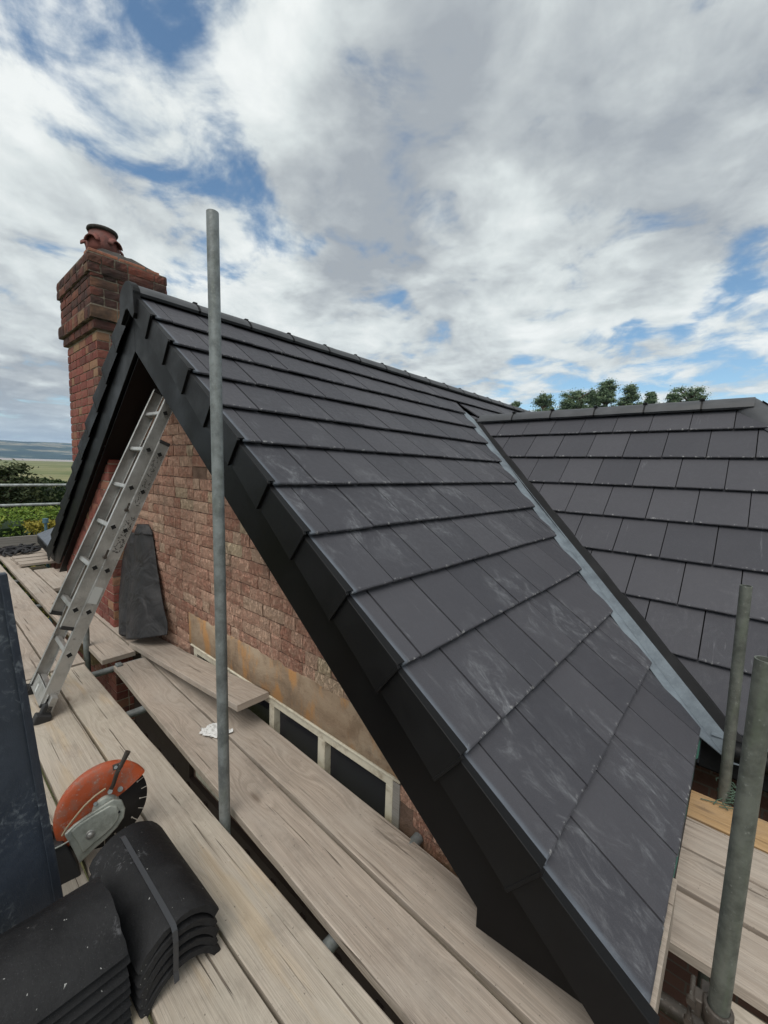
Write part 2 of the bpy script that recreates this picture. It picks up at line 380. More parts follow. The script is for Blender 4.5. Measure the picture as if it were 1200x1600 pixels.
def make_galv(name='galvanised_steel', base=(.235, .255, .255), green=.5):
    m, t, b = mat(name, base, .5, .35); o = objc(t)
    n = noise_n(t, o, 12, 5, .7); n2 = noise_n(t, o, 75, 4, .65); n3 = noise_n(t, mapping(t, o, scale=(1, 1, .22)), 30, 4, .6)
    c = mixc(t, mrange(t, n, .35, .7), base, tuple(x*.52 for x in base))
    c = mixc(t, mrange(t, n2, .60, .72, 0, .5), c, (.36, .37, .35))
    c = mixc(t, mrange(t, n3, .5, .7, 0, green*.6), c, (.13, .15, .115))
    c = mixc(t, mrange(t, noise_n(t, mapping(t, o, loc=(3, 3, 3)), 16, 4, .7), .68, .78, 0, .5), c, (.12, .07, .045))
    t.links.new(c, b.inputs['Base Color']); t.links.new(mrange(t, n2, .3, .7, .42, .66), b.inputs['Roughness']); bump(t, b, n2, .0012); return m
M_GALV = make_galv()
M_GALVB = make_galv('sky_bright_galvanised_steel', (.42, .45, .44), .2)  # paler base stands in for sky reflected by the guard rails
M_GALVG = make_galv('mossy_galvanised_steel', (.155, .165, .145), 1.0)
M_DARKST = make_galv('grimy_coupler_steel', (.075, .062, .052), .1)
def make_alu():
    m, t, b = mat('worn_aluminium', (.42, .42, .41), .42, .65); o = objc(t)
    n = noise_n(t, o, 30, 5, .7); n2 = noise_n(t, mapping(t, o, scale=(1, 1, .15)), 120, 4, .6); sm = noise_n(t, o, 7, 4, .6)
    c = mixc(t, mrange(t, sm, .35, .7), (.46, .455, .44), (.30, .295, .28)); c = mixc(t, mrange(t, n, .58, .72, 0, .7), c, (.17, .16, .145))
    c = mixc(t, mrange(t, n2, .60, .74, 0, .4), c, (.62, .62, .6))
    t.links.new(c, b.inputs['Base Color']); t.links.new(mrange(t, n, .3, .7, .34, .6), b.inputs['Roughness']); bump(t, b, n2, .0006); return m
M_ALU = make_alu()

# ------------------------------------------------------------------ the house: measures
PR = 0.65197; CP, SP, TP = math.cos(PR), math.sin(PR), math.tan(PR)
G = 0.345; TW = 0.307; VY = 1.156; X0 = -3.3528; Z0 = 1.1735; XA = -3.476
XL0 = 2*XA - X0
WY = 1.42
QR = math.radians(44.5); CQ, SQ = math.cos(QR), math.sin(QR); RY, RZ = 4.87, 0.70
house = empty('brick_house', (-3.4, 1.42, -4.6), 'old brick house with new dark grey tiled roofs and a tall red brick chimney', 'house')
def hp(o): return put(o, house)
def rs(u, v, n):        # right gable slope: u along ridge from the verge, v down the slope
    return Vector((X0+v*CP+n*SP, VY+u, Z0-v*SP+n*CP))
def ls(u, v, n):
    return Vector((XL0-v*CP-n*SP, VY+u, Z0-v*SP+n*CP))
def ms(u, v, n):        # main slope: u = world X, v down from the ridge towards the camera
    return Vector((u, RY-v*CQ-n*SQ, RZ-v*SQ+n*CQ))

def tile(mb, S_, u0, u1, v0, v1, rise, thick, flip=False):
    r = random.random(); g = random.uniform(.0026, .0038) if S_ is ms else random.uniform(.0038, .0052)
    u0 += g; u1 -= g
    jt = random.uniform(-.0012, .0012); jv = random.uniform(-.0022, .0022); v1 += jv
    vl = v0-.03; sl = rise/(v1-v0)
    nu = 6; rows = [(vl, -(v1-vl)*sl), (v1-.007, -.0006), (v1-.0015, -.0028), (v1, -.007), (v1, -thick), (vl, -(v1-vl)*sl-thick)]
    vs = []; uv = {}
    us = [u0+(u1-u0)*i/nu for i in range(nu+1)]
    for k, (v, n) in enumerate(rows):
        for i, u in enumerate(us):
            w = (random.uniform(-.0011, .0011) if 0 < k < 4 else 0)
            vs.append(S_(u, v+w, n+jt+jt*(i/nu)+(random.uniform(-.0008, .0002) if k in (2, 3) else 0)))
    fs = []; uvs = []; u2 = []
    K = len(rows)
    def uvof(k, i): return (us[i]+(20 if S_ is ms else 0), rows[k][0]-(.0 if k < 4 else -.01*k))
    def u2of(k, i): return (i/nu, max(0, min(1, (rows[k][0]-v0)/(v1-v0))) if k < 4 else 1.0 if k == 4 else 0)
    for k in range(K):
        k2 = (k+1) % K
        for i in range(nu):
            q = [(k, i), (k, i+1), (k2, i+1), (k2, i)]
            if not flip: q = q[::-1]
            fs.append([a*(nu+1)+b for a, b in q]); uvs.append([uvof(a, b) for a, b in q]); u2.append([u2of(a, b) for a, b in q])
    for i, rev in ((0, flip), (nu, not flip)):
        q = [(k, i) for k in range(K)]
        if rev: q = q[::-1]
        fs.append([a*(nu+1)+b for a, b in q]); uvs.append([uvof(a, b) for a, b in q]); u2.append([u2of(a, b) for a, b in q])
    mb.add(vs, fs, r, uvs, u2)
def bisect(o, pco, pno):
    bm = bmesh.new(); bm.from_mesh(o.data)
    bmesh.ops.bisect_plane(bm, geom=bm.verts[:]+bm.edges[:]+bm.faces[:], plane_co=pco, plane_no=pno, clear_outer=True)
    bm.to_mesh(o.data); bm.free()
def join_into(a, b):
    bm = bmesh.new(); bm.from_mesh(a.data); bm.from_mesh(b.data); bm.to_mesh(a.data); bm.free()
    me = b.data; bpy.data.objects.remove(b); bpy.data.meshes.remove(me)

# right gable slope
UEND = 8.2
def gable_tiles(S_, ncourse, flip, cut):
    A = MB(); B = MB()
    for k in range(1, ncourse+1):
        first = (1.425 if k % 2 == 0 else 1.272) - VY
        js = [0.0, first]
        while js[-1] < UEND: js.append(js[-1]+TW)
        for a, b in zip(js, js[1:]):
            yb = VY+b; xa = X0+(k-1)*G*CP
            if cut:
                if VY+a > 4.95 and xa+.1 > -2.9+(yb-4.95): continue
                if VY+a < 4.95: tile(A, S_, a, b, (k-1)*G, k*G, .031, .013, flip)
                else: tile(B, S_, a, b, (k-1)*G, k*G, .031, .013, flip)
            else: tile(B, S_, a, b, (k-1)*G, k*G, .031, .013, flip)
    return A, B
A, B = gable_tiles(rs, 12, False, True)
oa = A.build('roof_slope', M_TILE)
# valley cut: everything beyond the line is taken off
bisect(oa, (-1.385, 3.73, 0), Vector((1, 1.34, 0)).normalized())
ob = B.build('tmp', M_TILE); join_into(oa, ob)
slope_r = hp(oa); tag(slope_r, 'right slope of the gable, flat dark grey tiles with chalky scuffs')
A, B = gable_tiles(ls, 11, True, False)
slope_l = hp(B.build('roof_slope', M_TILE)); tag(slope_l, 'left slope of the gable, seen edge on')

# main roof slope
mb = MB()
MV = [.372+.3605*i for i in range(8)]
for k, vb in enumerate(MV):
    off = -.124 if k % 2 == 0 else .034
    u = off-TW*10
    while u < 3.0:
        tile(mb, ms, u, u+TW, vb-.3605, vb, .031, .013, True); u += TW
om = mb.build('roof_slope', M_TILE)
bisect(om, (-1.18, 3.73, 0), Vector((-1, -1.356, 0)).normalized())
bisect(om, (-.0, RY, 0), Vector((1, 1, 0)).normalized()) if False else None
# hip cut on the right
bisect(om, (0.03, RY, 0), Vector((1, 1.02, 0)).normalized())
main_r = hp(om); tag(main_r, 'main roof slope facing the scaffold, clean grey tiles')
# the hip end beyond
mb = MB()
for k in range(8):
    v0 = .012+.36*k
    a = Vector((.03+v0*CQ, RY, RZ-v0*SQ)); b = a+Vector((.36*CQ, 0, -.36*SQ))
    y0 = RY-v0*CQ-.3; y1 = RY+3
    mb.add([(a.x, y0, a.z), (b.x, y0, b.z), (b.x, y1, b.z), (a.x, y1, a.z)], [(0, 1, 2, 3)])
oh = mb.build('hip_slope', M_TILE); bisect(oh, (0.03, RY, 0), Vector((-1, -1.02, 0)).normalized()); hp(oh)

# underlay / decking under the tiles so no light comes through
mb = MB()
def deck(S_, pts, n0=-.072, t=.03):
    top = [S_(u, v, n0) for u, v in pts]; bot = [S_(u, v, n0-t) for u, v in pts]; k = len(pts)
    mb.add(top+bot, [tuple(range(k)), tuple(range(k, 2*k))[::-1]]+[(i, i+k, (i+1) % k+k, (i+1) % k) for i in range(k)])
deck(rs, [(.03, -.13), (UEND, -.13), (UEND, .55), (4.87-VY, .78), (2.79-VY, 4.12), (.03, 4.12)])
deck(ls, [(.03, -.13), (UEND, -.13), (UEND, 3.78), (.03, 3.78)], -.076)
hp(mb.build('roof_deck', M_VOID))
mb = MB()
deck(ms, [(-2.7, .0), (.0, .0), (2.0, 2.88), (.12, 2.88)], -.074)
hp(mb.build('roof_deck', M_VOID))

# valley: lead-grey trough on the gable side, black strip painted as shade along the main slope's cut tiles
def vx(Y): return 3.543-1.288*Y
def gx(Y): return -1.385-1.34*(Y-3.73)
def mx(Y): return -1.18-1.356*(Y-3.73)
def zg(X): return Z0-(X-X0)*TP
def zm(Y): return RZ-(RY-Y)*math.tan(QR)
mb = MB(); nb = MB()
st = 26
VA = []; VB = []
for i in range(st+1):
    Y = 4.84+(2.70-4.84)*i/st
    w = .008*noise.noise(Vector((Y*3.1, 5, 0)))
    Xg = gx(Y)-.06; Xv = vx(Y); Xm = mx(Y)-.060+w*.5
    def ym(x_): return (3.543-x_)/1.288-(0)      # the main plane's height needs Y only, so step along Y for the far wing
    p = [Vector((Xg, Y, zg(Xg)-.024)), Vector((gx(Y)+.035+w*.8, Y, zg(gx(Y)+.035)-.006)), Vector((Xv, Y, zg(Xv)-.010)), Vector((Xm, Y, zm(Y)+.002))]
    q = [Vector((Xm-.012, Y, zm(Y)-.004)), Vector((mx(Y)+.006, Y, zm(Y)+.010)), Vector((mx(Y)+.05, Y, zm(Y)-.020))]
    VA += p; VB += q
mb.add(VA, [(i*4+a, (i+1)*4+a, (i+1)*4+a+1, i*4+a+1) for i in range(st) for a in range(3)])
nb.add(VB, [(i*3+a, (i+1)*3+a, (i+1)*3+a+1, i*3+a+1) for i in range(st) for a in range(2)])
m, t, b = mat('weathered_lead', (.23, .26, .29), .75, 0, .3)
o_ = objc(t); c = mixc(t, mrange(t, noise_n(t, o_, 9, 5, .65), .35, .7), (.165, .195, .22), (.11, .13, .15)); c = mixc(t, mrange(t, noise_n(t, o_, 60, 4, .7), .58, .7, 0, .2), c, (.30, .32, .34)); t.links.new(c, b.inputs['Base Color']); bump(t, b, noise_n(t, o_, 25, 4, .6), .0012)
M_LEAD = m
v_ = hp(mb.build('valley_gutter', M_LEAD)); md = v_.modifiers.new('s', 'SOLIDIFY'); md.thickness = .004
v_ = hp(nb.build('valley_shade_strip', M_VOID)); md = v_.modifiers.new('s', 'SOLIDIFY'); md.thickness = .004

# ridge tiles
def ridge_profile(hw, h, n=12, th=.016):
    """cross section of a low half-round ridge tile: outer arc then inner arc"""
    R_ = (hw*hw+h*h)/(2*h); a = math.asin(hw/R_); out_ = []
    for i in range(n+1): t_ = -a+2*a*i/n; out_.append((R_*math.sin(t_), R_*math.cos(t_)-(R_-h)))
    inn = [(x*(hw-th)/hw, y-th) for x, y in out_]
    return out_, inn
def ridge_tile(name, a, b, up, side, hw, h, mt, parent, sub, th=.016, bevel=0.002, rim=True):
    """one tile from a to b (ends of its base line)"""
    a, b, up, side = map(Vector, (a, b, up, side)); o1, i1 = ridge_profile(hw, h, th=th); mb = MB()
    d = (b-a).normalized(); ln = (b-a).length; n = len(o1)
    stations = [0, .012, ln*.33, ln*.66, ln-.012, ln]
    vs = []
    for si, s_ in enumerate(stations):
        sc = 1.0 if 0 < si < 5 else .985
        jj = random.uniform(-.0015, .0015)
        for x, y in o1: vs.append(a+d*(s_+(random.uniform(-.003, .003) if si in (0, 5) else 0))+side*(x*sc)+up*(y*sc+jj))
        for x, y in i1: vs.append(a+d*s_+side*x+up*(y+jj))
    fs = []; w = 2*n
    for s_ in range(len(stations)-1):
        for k in range(n-1):
            fs.append((s_*w+k, s_*w+k+1, (s_+1)*w+k+1, (s_+1)*w+k))
            fs.append((s_*w+n+k+1, s_*w+n+k, (s_+1)*w+n+k, (s_+1)*w+n+k+1))
        fs.append((s_*w+n, s_*w, (s_+1)*w, (s_+1)*w+n)); fs.append((s_*w+n-1, s_*w+2*n-1, (s_+1)*w+2*n-1, (s_+1)*w+n-1))
    e_ = (len(stations)-1)*w
    for k in range(n-1):
        fs.append((k+1, k, n+k, n+k+1)); fs.append((e_+k, e_+k+1, e_+n+k+1, e_+n+k))
    mb.add(vs, fs, random.random(), smooth=True)
    o = mb.build(name, mt)
    bm = bmesh.new(); bm.from_mesh(o.data); bmesh.ops.recalc_face_normals(bm, faces=bm.faces)
    for e2 in bm.edges:
        if len(e2.link_faces) == 2 and e2.calc_face_angle(0) > .7: e2.smooth = False
    bm.to_mesh(o.data); bm.free()
    if parent: put(o, sub) if sub is not None else None
    return o
def sub(o, p):      # a child of a part that itself sits at the origin under the house
    o.parent = p; return o
HWR = .128; RH = .082; RB = Z0+.010
y = VY-.012; i = 0
while y < 9.3:
    o = ridge_tile('ridge_tile', (XA, y, RB), (XA, y+.444, RB), (0, 0, 1), (1, 0, 0), HWR, RH, M_RIDGE, None, None); sub(o, slope_r)
    mb = MB()       # black union and clip between two tiles
    o1, i1 = ridge_profile(HWR+.003, RH+.004, th=.012)
    mb.prism([(XA+a, y+.438, RB+b) for a, b in o1]+[(XA+a, y+.438, RB+b) for a, b in i1[::-1]], (0, .016, 0))
    mb.box(XA+.03, XA+.055, y+.43, y+.46, RB+RH-.020, RB+RH+.002)
    sub(mb.build('ridge_union', M_CAP), slope_r)
    y += .45
# main ridge
x = -2.62; RBm = RZ-.068
while x < -.06:
    x1 = min(x+.444, -.01)
    o = ridge_tile('ridge_tile', (x, RY+.02, RBm), (x1, RY+.02, RBm), (0, 0, 1), (0, -1, 0), .13, .095, M_RIDGE, None, None); sub(o, main_r)
    if x1 < -.05:
        mb = MB(); o1, i1 = ridge_profile(.133, .099, th=.012)
        mb.prism([(x1-.004, RY+.02-a, RBm+b) for a, b in o1]+[(x1-.004, RY+.02-a, RBm+b) for a, b in i1[::-1]], (.014, 0, 0))
        mb.box(x1-.016, x1+.02, RY-.05, RY-.02, RBm+.085, RBm+.102)
        sub(mb.build('ridge_union', M_CAP), main_r)
    x += .45
# hip ridge tiles running down to the right
hd = Vector((CQ, -CQ/1.02, -SQ)).normalized(); p = Vector((-.06, RY+.06, RBm+.012)); sidev = hd.cross(Vector((0, 0, 1))).normalized(); upv = sidev.cross(hd).normalized()
for i in range(7):
    o = ridge_tile('hip_tile', p, p+hd*.444, upv, sidev, .135, .095, M_RIDGE, None, None); sub(o, main_r); p = p+hd*.45

# ridge end cap, verge caps, bargeboards, soffits
mb = MB()
prof = [(-.137, -.02), (-.150, -.155), (-.118, -.185), (-.02, -.10), (.02, -.10), (.118, -.185), (.150, -.155), (.137, -.02)]
o1, _ = ridge_profile(HWR+.012, RH+.010)
poly = [(XA+a, RB+b) for a, b in o1][::-1]+[(XA+a, RB+b) for a, b in prof[0:8]]
mb.prism([(a, VY-.045, b) for a, b in poly], (0, .05, 0))
sub(mb.build('ridge_end_cap', M_CAP, bev=.004, seg=2), slope_r)
def verge_cap(S_, k, parent, last=False):
    """one interlocking plastic verge unit: side face, top lip and stepped lower end"""
    mb = MB(); v0, v1 = (k-1)*G-.035, k*G+.004
    drop = .150; n0 = -.022; n1 = .006
    yo = -.010-.0055
    th = .005
    if last: v1 += .03
    side = [S_(0, v0, n0-.004), S_(0, v1-.02, n1), S_(0, v1, n1-.006), S_(0, v1, n1-drop-.022), S_(0, v1-.11, n1-drop-.016), S_(0, v0, n0-drop+.012)]
    fl = (0, .013, .015, .015, .013, 0)
    base = [Vector((q.x, q.y+yo-fl[i], q.z)) for i, q in enumerate(side)]
    mb.prism(base, (0, th, 0))
    # top lip lying on the tile
    a = [S_(0, v0, n0-.004), S_(0, v1-.012, n1), S_(.014, v1-.012, n1), S_(.014, v0, n0-.004)]
    a = [Vector((q.x, q.y+(yo-(.013 if i == 1 else 0) if i in (0, 1) else 0), q.z)) for i, q in enumerate(a)]
    nrm = (S_(0, 0, 1)-S_(0, 0, 0)).normalized()
    mb.prism(a, nrm*-.004)
    # thickened lower rib that makes the shadow step
    r_ = [S_(0, v1-.012, n1-.002), S_(0, v1, n1-.006), S_(0, v1, n1-drop-.022), S_(0, v1-.012, n1-drop-.022)]
    mb.prism([Vector((q.x, q.y+yo-.017, q.z)) for q in r_], (0, .016, 0))
    o = mb.build('verge_cap', M_CAP, bev=.0015)
    bm = bmesh.new(); bm.from_mesh(o.data); bmesh.ops.recalc_face_normals(bm, faces=bm.faces); bm.to_mesh(o.data); bm.free()
    sub(o, parent)
for k in range(1, 13): verge_cap(rs, k, slope_r, k == 12)
for k in range(1, 12): verge_cap(ls, k, slope_l, k == 11)
def recalc(o):
    bm = bmesh.new(); bm.from_mesh(o.data); bmesh.ops.recalc_face_normals(bm, faces=bm.faces); bm.to_mesh(o.data); bm.free(); return o
# bargeboards: 0.36 deep, ending in a boxed foot
BD = .362
def at_side(S_, v, n, Y): q = S_(0, v, n); return Vector((q.x, Y, q.z))
zap = Z0+(X0-XA)*TP
for S_, vend, sg in ((rs, 4.10, 1), (ls, 3.74, -1)):
    mb = MB()
    top = Vector((XA, VY+.006, zap-.075)); bot = Vector((XA, VY+.006, zap-BD/CP-.01))
    e1 = at_side(S_, vend, -.06, VY+.006)
    if sg > 0:
        foot = [(-.10, -1.372), (-.17, -1.470)]
        footp = [Vector((x_, VY+.006, z_)) for x_, z_ in foot]
        xb = -.545; zb = zap-BD/CP-.01-(xb-XA)*TP
        poly = [top, e1]+footp+[Vector((xb, VY+.006, -1.505)), Vector((xb, VY+.006, zb)), bot]
    else:
        e2 = at_side(S_, vend-.05, -BD+.10, VY+.006)
        xb = -6.16; zb = zap-BD/CP-.01-(XA-xb)*TP
        poly = [top, e1, e2, Vector((xb-.08, VY+.006, zb-.03)), Vector((xb, VY+.006, zb)), bot]
    mb.prism(poly, (0, .022, 0))
    o = mb.build('bargeboard', M_UPVC, bev=.003, seg=2); hp(recalc(o))
    # soffit between bargeboard and wall
    mb = MB()
    nn0 = -(BD-.012)
    if sg > 0: P_ = [(XA, zap-BD/CP+.004), (-.545, zap-BD/CP+.004-(-.545-XA)*TP)]
    else: P_ = [(XA, zap-BD/CP-.05), (-6.3, zap-BD/CP-.05-(XA+6.3)*TP)]
    (xa, za), (xb_, zb_) = P_
    mb.prism([(xa, VY+.028, za), (xb_, VY+.028, zb_), (xb_, VY+.028, zb_+.012), (xa, VY+.028, za+.012)], (0, WY-VY-.026, 0))
    hp(recalc(mb.build('soffit', M_UPVC)))
# boxed end below the eave
mb = MB()
mb.prism([(-.545, VY+.028, -1.40), (-.545, VY+.028, -1.505), (-.17, VY+.028, -1.470), (-.10, VY+.028, -1.372), (-.4, VY+.028, -1.25)], (0, .24, 0))
hp(recalc(mb.build('soffit_box', M_UPVC)))
# screw on the bargeboard foot
mb = MB(); mb.tube((-.20, VY-.0, -1.372), (-.20, VY+.01, -1.372), .006, 10); hp(mb.build('screw', M_ALU))
# raw timber fascia at the gable eave and green underlay edge
mb = MB(); mb.box(-.078, -.054, VY-.002, 1.66, -1.56, -1.366)
hp(mb.build('fascia', M_WOOD, bev=.002))
mb = MB(); mb.box(-.092, -.070, 1.665, 2.78, -1.60, -1.366)
hp(mb.build('fascia', M_VOID))
m, t, b = mat('green_membrane', (.03, .10, .075), .6); M_GREEN = m
mb = MB(); e0 = rs(.02, 4.10, -.026); 
for i in range(22):
    y0 = .02+i*.072; d0 = .010+.006*math.sin(i*1.7)+(.03 if i > 18 else 0); d1 = .010+.006*math.sin((i+1)*1.7)+(.03 if i > 17 else 0)
    a = rs(y0, 4.09, -.024); b_ = rs(y0+.072, 4.09, -.024); c_ = rs(y0+.072, 4.152+d1*.6, -.022-d1*.5); d_ = rs(y0, 4.152+d0*.6, -.022-d0*.5)
    mb.add([a, b_, c_, d_], [(0, 3, 2, 1)])
o = hp(mb.build('underlay_edge', M_GREEN)); md = o.modifiers.new('s', 'SOLIDIFY'); md.thickness = .003
# main eave: black fascia and gutter
mb = MB(); yE = RY-2.93*CQ; zE = RZ-2.93*SQ
mb.box(-.058, 3.0, yE+.02, yE+.045, zE-.22, zE-.03)
hp(mb.build('fascia', M_VOID))
mb = MB()
mb.lathe([(.055, 0), (.055, 3.0)], (.05, yE-.035, zE-.045), (1, 0, 0), 14)
o = hp(mb.build('gutter', M_UPVC))
mb = MB(); mb.prism([(-.02, yE-.012, zE-.012), (.45, yE-.012, zE-.022), (.45, yE+.10, zE+.04), (-.02, yE+.10, zE+.04)], (0, 0, .004)); hp(mb.build('lead_apron', M_LEAD))
mb = MB(); mb.box(-.07, 3.0, yE+.045, yE+.35, zE-.24, zE-.225); hp(mb.build('soffit', M_UPVC))

# ------------------------------------------------------------------ brickwork
def brick_block(mb, o, du, dn, w, h, depth, chip, r):
    """one rough brick: o lower-left corner of its front face, du along the course, dn outward normal"""
    up = Vector((0, 0, 1)); nu, nv = 4, 3; vs = []
    for j in range(nv+1):
        for i in range(nu+1):
            a, b = i/nu, j/nv; ed = (i in (0, nu)) or (j in (0, nv)); cn = (i in (0, nu)) and (j in (0, nv))
            p = Vector(o)+du*(w*a+(random.uniform(-1, 1)*chip*.5))+up*(h*b+random.uniform(-1, 1)*chip*.4)
            p += dn*(random.uniform(-chip, chip)*.6-(chip*.9 if ed else 0)-(chip*1.0*random.random() if cn else 0)); vs.append(p)
    n0 = len(vs); W_ = nu+1
    fs = [(j*W_+i, j*W_+i+1, (j+1)*W_+i+1, (j+1)*W_+i) for j in range(nv) for i in range(nu)]
    ring = [i for i in range(W_)]+[j*W_+nu for j in range(1, nv+1)]+[nv*W_+i for i in range(nu-1, -1, -1)]+[j*W_ for j in range(nv-1, 0, -1)]
    for k in ring: vs.append(vs[k]-dn*depth)
    for q in range(len(ring)):
        q2 = (q+1) % len(ring); fs.append((ring[q2], ring[q], n0+q, n0+q2))
    mb.add(vs, fs, r)
def brick_face(mb, o, du, dn, length, z0, z1, course=.082, joint=.008, chip=.003, proud=.006, header=.35, keep=None, rr=(0, 1), phase=0):
    z = z0; k = phase
    while z < z1-.02:
        h = min(course-joint, z1-z)
        s = 0; first = True
        while s < length-.004:
            w = .11 if random.random() < header or (first and k % 2) else .228
            first = False
            w = min(w*random.uniform(.96, 1.04), length-s)
            if length-s-w < .05: w = length-s
            c = Vector(o)+du*(s+w/2)+Vector((0, 0, z+h/2))
            if keep is None or keep(c, w, h):
                brick_block(mb, Vector(o)+du*s+Vector((0, 0, z+random.uniform(-.002, .002)))+dn*(proud+random.uniform(-.6, .6)*chip), du, dn, w-joint*random.uniform(.7, 1.5), h, .02, chip, random.uniform(*rr))
            s += w
        z += course; k += 1
M_GAPSHADE = make_black('gap_shade_brown', (.030, .018, .013), .8, .002, .3)  # brown that stands in for the shade under the deck
# gable wall
WXL, WXR, ZB = -6.35, -.30, -4.6
def under(x, z, m_=.0):
    return z < min(zap-(x-XA)*TP, zap+(x-XA)*TP) - .30 - m_
WIN = (-3.17, -1.12, -2.55, -1.432); LZ = -1.172; LXL, LXR = -3.24, -.78
def keepw(c, w, h):
    if c.z < -1.80: return False
    if not under(c.x, c.z): return False
    if WIN[0]-.02 < c.x < WIN[1]+.10 and WIN[2] < c.z < WIN[3]+.03: return False
    if LXL < c.x < LXR and WIN[3]-.03 < c.z < LZ: return False
    if -3.36 < c.x < -3.10 and .02 < c.z < .09 and random.random() < 0.0: return False
    if abs(c.x+3.02) < .13 and abs(c.z+.085) < .03: return False
    return c.x > -4.62
mb = MB()
brick_face(mb, (-4.60, WY, 0), Vector((1, 0, 0)), Vector((0, -1, 0)), 4.30, -2.60, 1.0, .083, .0055, .0045, .005, .55, keepw)
gw = hp(mb.build('gable_wall', M_WALLB)); tag(gw, 'hacked pinkish brick gable wall')
mb = MB()       # mortar body with the openings cut out
def wallrect(x0, x1, z0, z1): mb.box(x0, x1, WY+.004, WY+.22, z0, z1)
pts = [(WXL, ZB), (WIN[0], ZB), (WIN[0], -.95), (-3.476, .55), (WXL, -1.58)]
mb.prism([(WXL, WY+.004, ZB), (WIN[0], WY+.004, ZB), (WIN[0], WY+.004, zap-.42-(WIN[0]-XA)*TP), (XA, WY+.004, zap-.42), (WXL, WY+.004, zap-.42+(WXL-XA)*TP)], (0, .22, 0))
mb.prism([(WIN[0], WY+.004, LZ), (-.93, WY+.004, LZ), (-.93, WY+.004, zap-.42-(-.93-XA)*TP), (WIN[0], WY+.004, zap-.42-(WIN[0]-XA)*TP)], (0, .22, 0))
mb.prism([(WIN[0], WY+.004, ZB), (WIN[1], WY+.004, ZB), (WIN[1], WY+.004, WIN[2]), (WIN[0], WY+.004, WIN[2])], (0, .22, 0))
mb.prism([(WIN[1], WY+.004, ZB), (WXR, WY+.004, ZB), (WXR, WY+.004, -1.62), (-.93, WY+.004, LZ+.01), (WIN[1], WY+.004, LZ)], (0, .22, 0))
o = hp(recalc(mb.build('wall_core', M_MORT)))
mb = MB(); mb.box(-4.44, -.30, WY-.035, WY+.0, -4.6, -2.56); mb.box(-4.44, WIN[0]-.04, WY-.035, WY, -2.56, -1.80); mb.box(WIN[1]+.08, -.30, WY-.035, WY, -2.56, -1.80)  # cladding added to darken what shows through the deck gaps
for i_ in range(14): mb.box(-4.44+i_*.3, -4.40+i_*.3, WY-.055, WY-.036, -4.6, -2.6)
o = hp(mb.build('gap_shade_boarding', M_GAPSHADE))
mb = MB(); mb.box(-6.1, -1.0, WY+.9, WY+.95, -4.6, -1.45); hp(mb.build('room_partition', M_VOID))
# side walls, back
m, t, b = mat('shade_darkened_brick', rough=.9)
bt = t.nodes.new('ShaderNodeTexBrick'); t.links.new(uvn(t), bt.inputs['Vector']); bt.inputs['Scale'].default_value = 1; bt.inputs['Brick Width'].default_value = .235; bt.inputs['Row Height'].default_value = .083; bt.inputs['Mortar Size'].default_value = .006
bt.inputs['Color1'].default_value = (.085, .038, .028, 1); bt.inputs['Color2'].default_value = (.12, .06, .042, 1); bt.inputs['Mortar'].default_value = (.10, .08, .065, 1)  # brick colours darkened to stand in for shade below the deck
t.links.new(bt.outputs['Color'], b.inputs['Base Color']); bump(t, b, noise_n(t, objc(t), 60, 5, .7), .006)
for q_ in ((-.52, -.30, WY+.226, 4.2, ZB, -1.62), (-.296, 3.2, 3.05, 3.27, ZB, -1.60), (WXL, WXL+.2, WY+.226, 9.2, ZB, -1.2), (WXL+.2, -2, 9.0, 9.2, ZB, -.3)):
    mb = MB(); mb.box(*q_); hp(mb.build('side_wall', m))
# lintel band above the window: bare, stained render
m, t, b = mat('stained_render', rough=.85)
o_ = objc(t); n1 = noise_n(t, mapping(t, o_, scale=(.7, 1, 1.3)), 3.6, 6, .68, .3); n2 = noise_n(t, mapping(t, o_, scale=(1.4, 1, .5)), 5.5, 5, .6); n4 = noise_n(t, o_, 110, 4, .7)
c = ramp(t, n1, [(.28, (.15, .105, .07)), (.45, (.27, .19, .125)), (.62, (.35, .265, .185)), (.78, (.40, .33, .25))])
c = mixc(t, mrange(t, n2, .47, .62, 0, .8), c, (.44, .215, .07)); c = mixc(t, mrange(t, noise_n(t, mapping(t, o_, scale=(1, 1, .7), loc=(5, 0, 0)), 7, 5, .7), .52, .66, 0, .5), c, (.14, .085, .05)); c = mixc(t, mrange(t, n4, .62, .7, 0, .6), c, (.07, .05, .035))
t.links.new(c, b.inputs['Base Color']); bump(t, b, mth(t, 'ADD', n1, mth(t, 'MULTIPLY', n4, .25)), .012)
M_REND = m
mb = MB()
n = 60; vs = []; fs = []
for i in range(n+1):
    x = LXL+(LXR-LXL)*i/n; zt = LZ+random.uniform(-.010, .006); zb = WIN[3]+random.uniform(.0, .004)
    for z_, y_ in ((zb, WY+.004), (zb+.008, WY-.004), ((zt+zb)/2, WY-.005+random.uniform(-.0015, .0015)), (zt-.012, WY-.006), (zt, WY+.006)): vs.append((x, y_, z_))
for i in range(n):
    for k in range(4): fs.append((i*5+k, (i+1)*5+k, (i+1)*5+k+1, i*5+k+1))
mb.add(vs, fs, smooth=True); lin = hp(mb.build('lintel', M_REND)); tag(lin, 'bare stained lintel over the window')
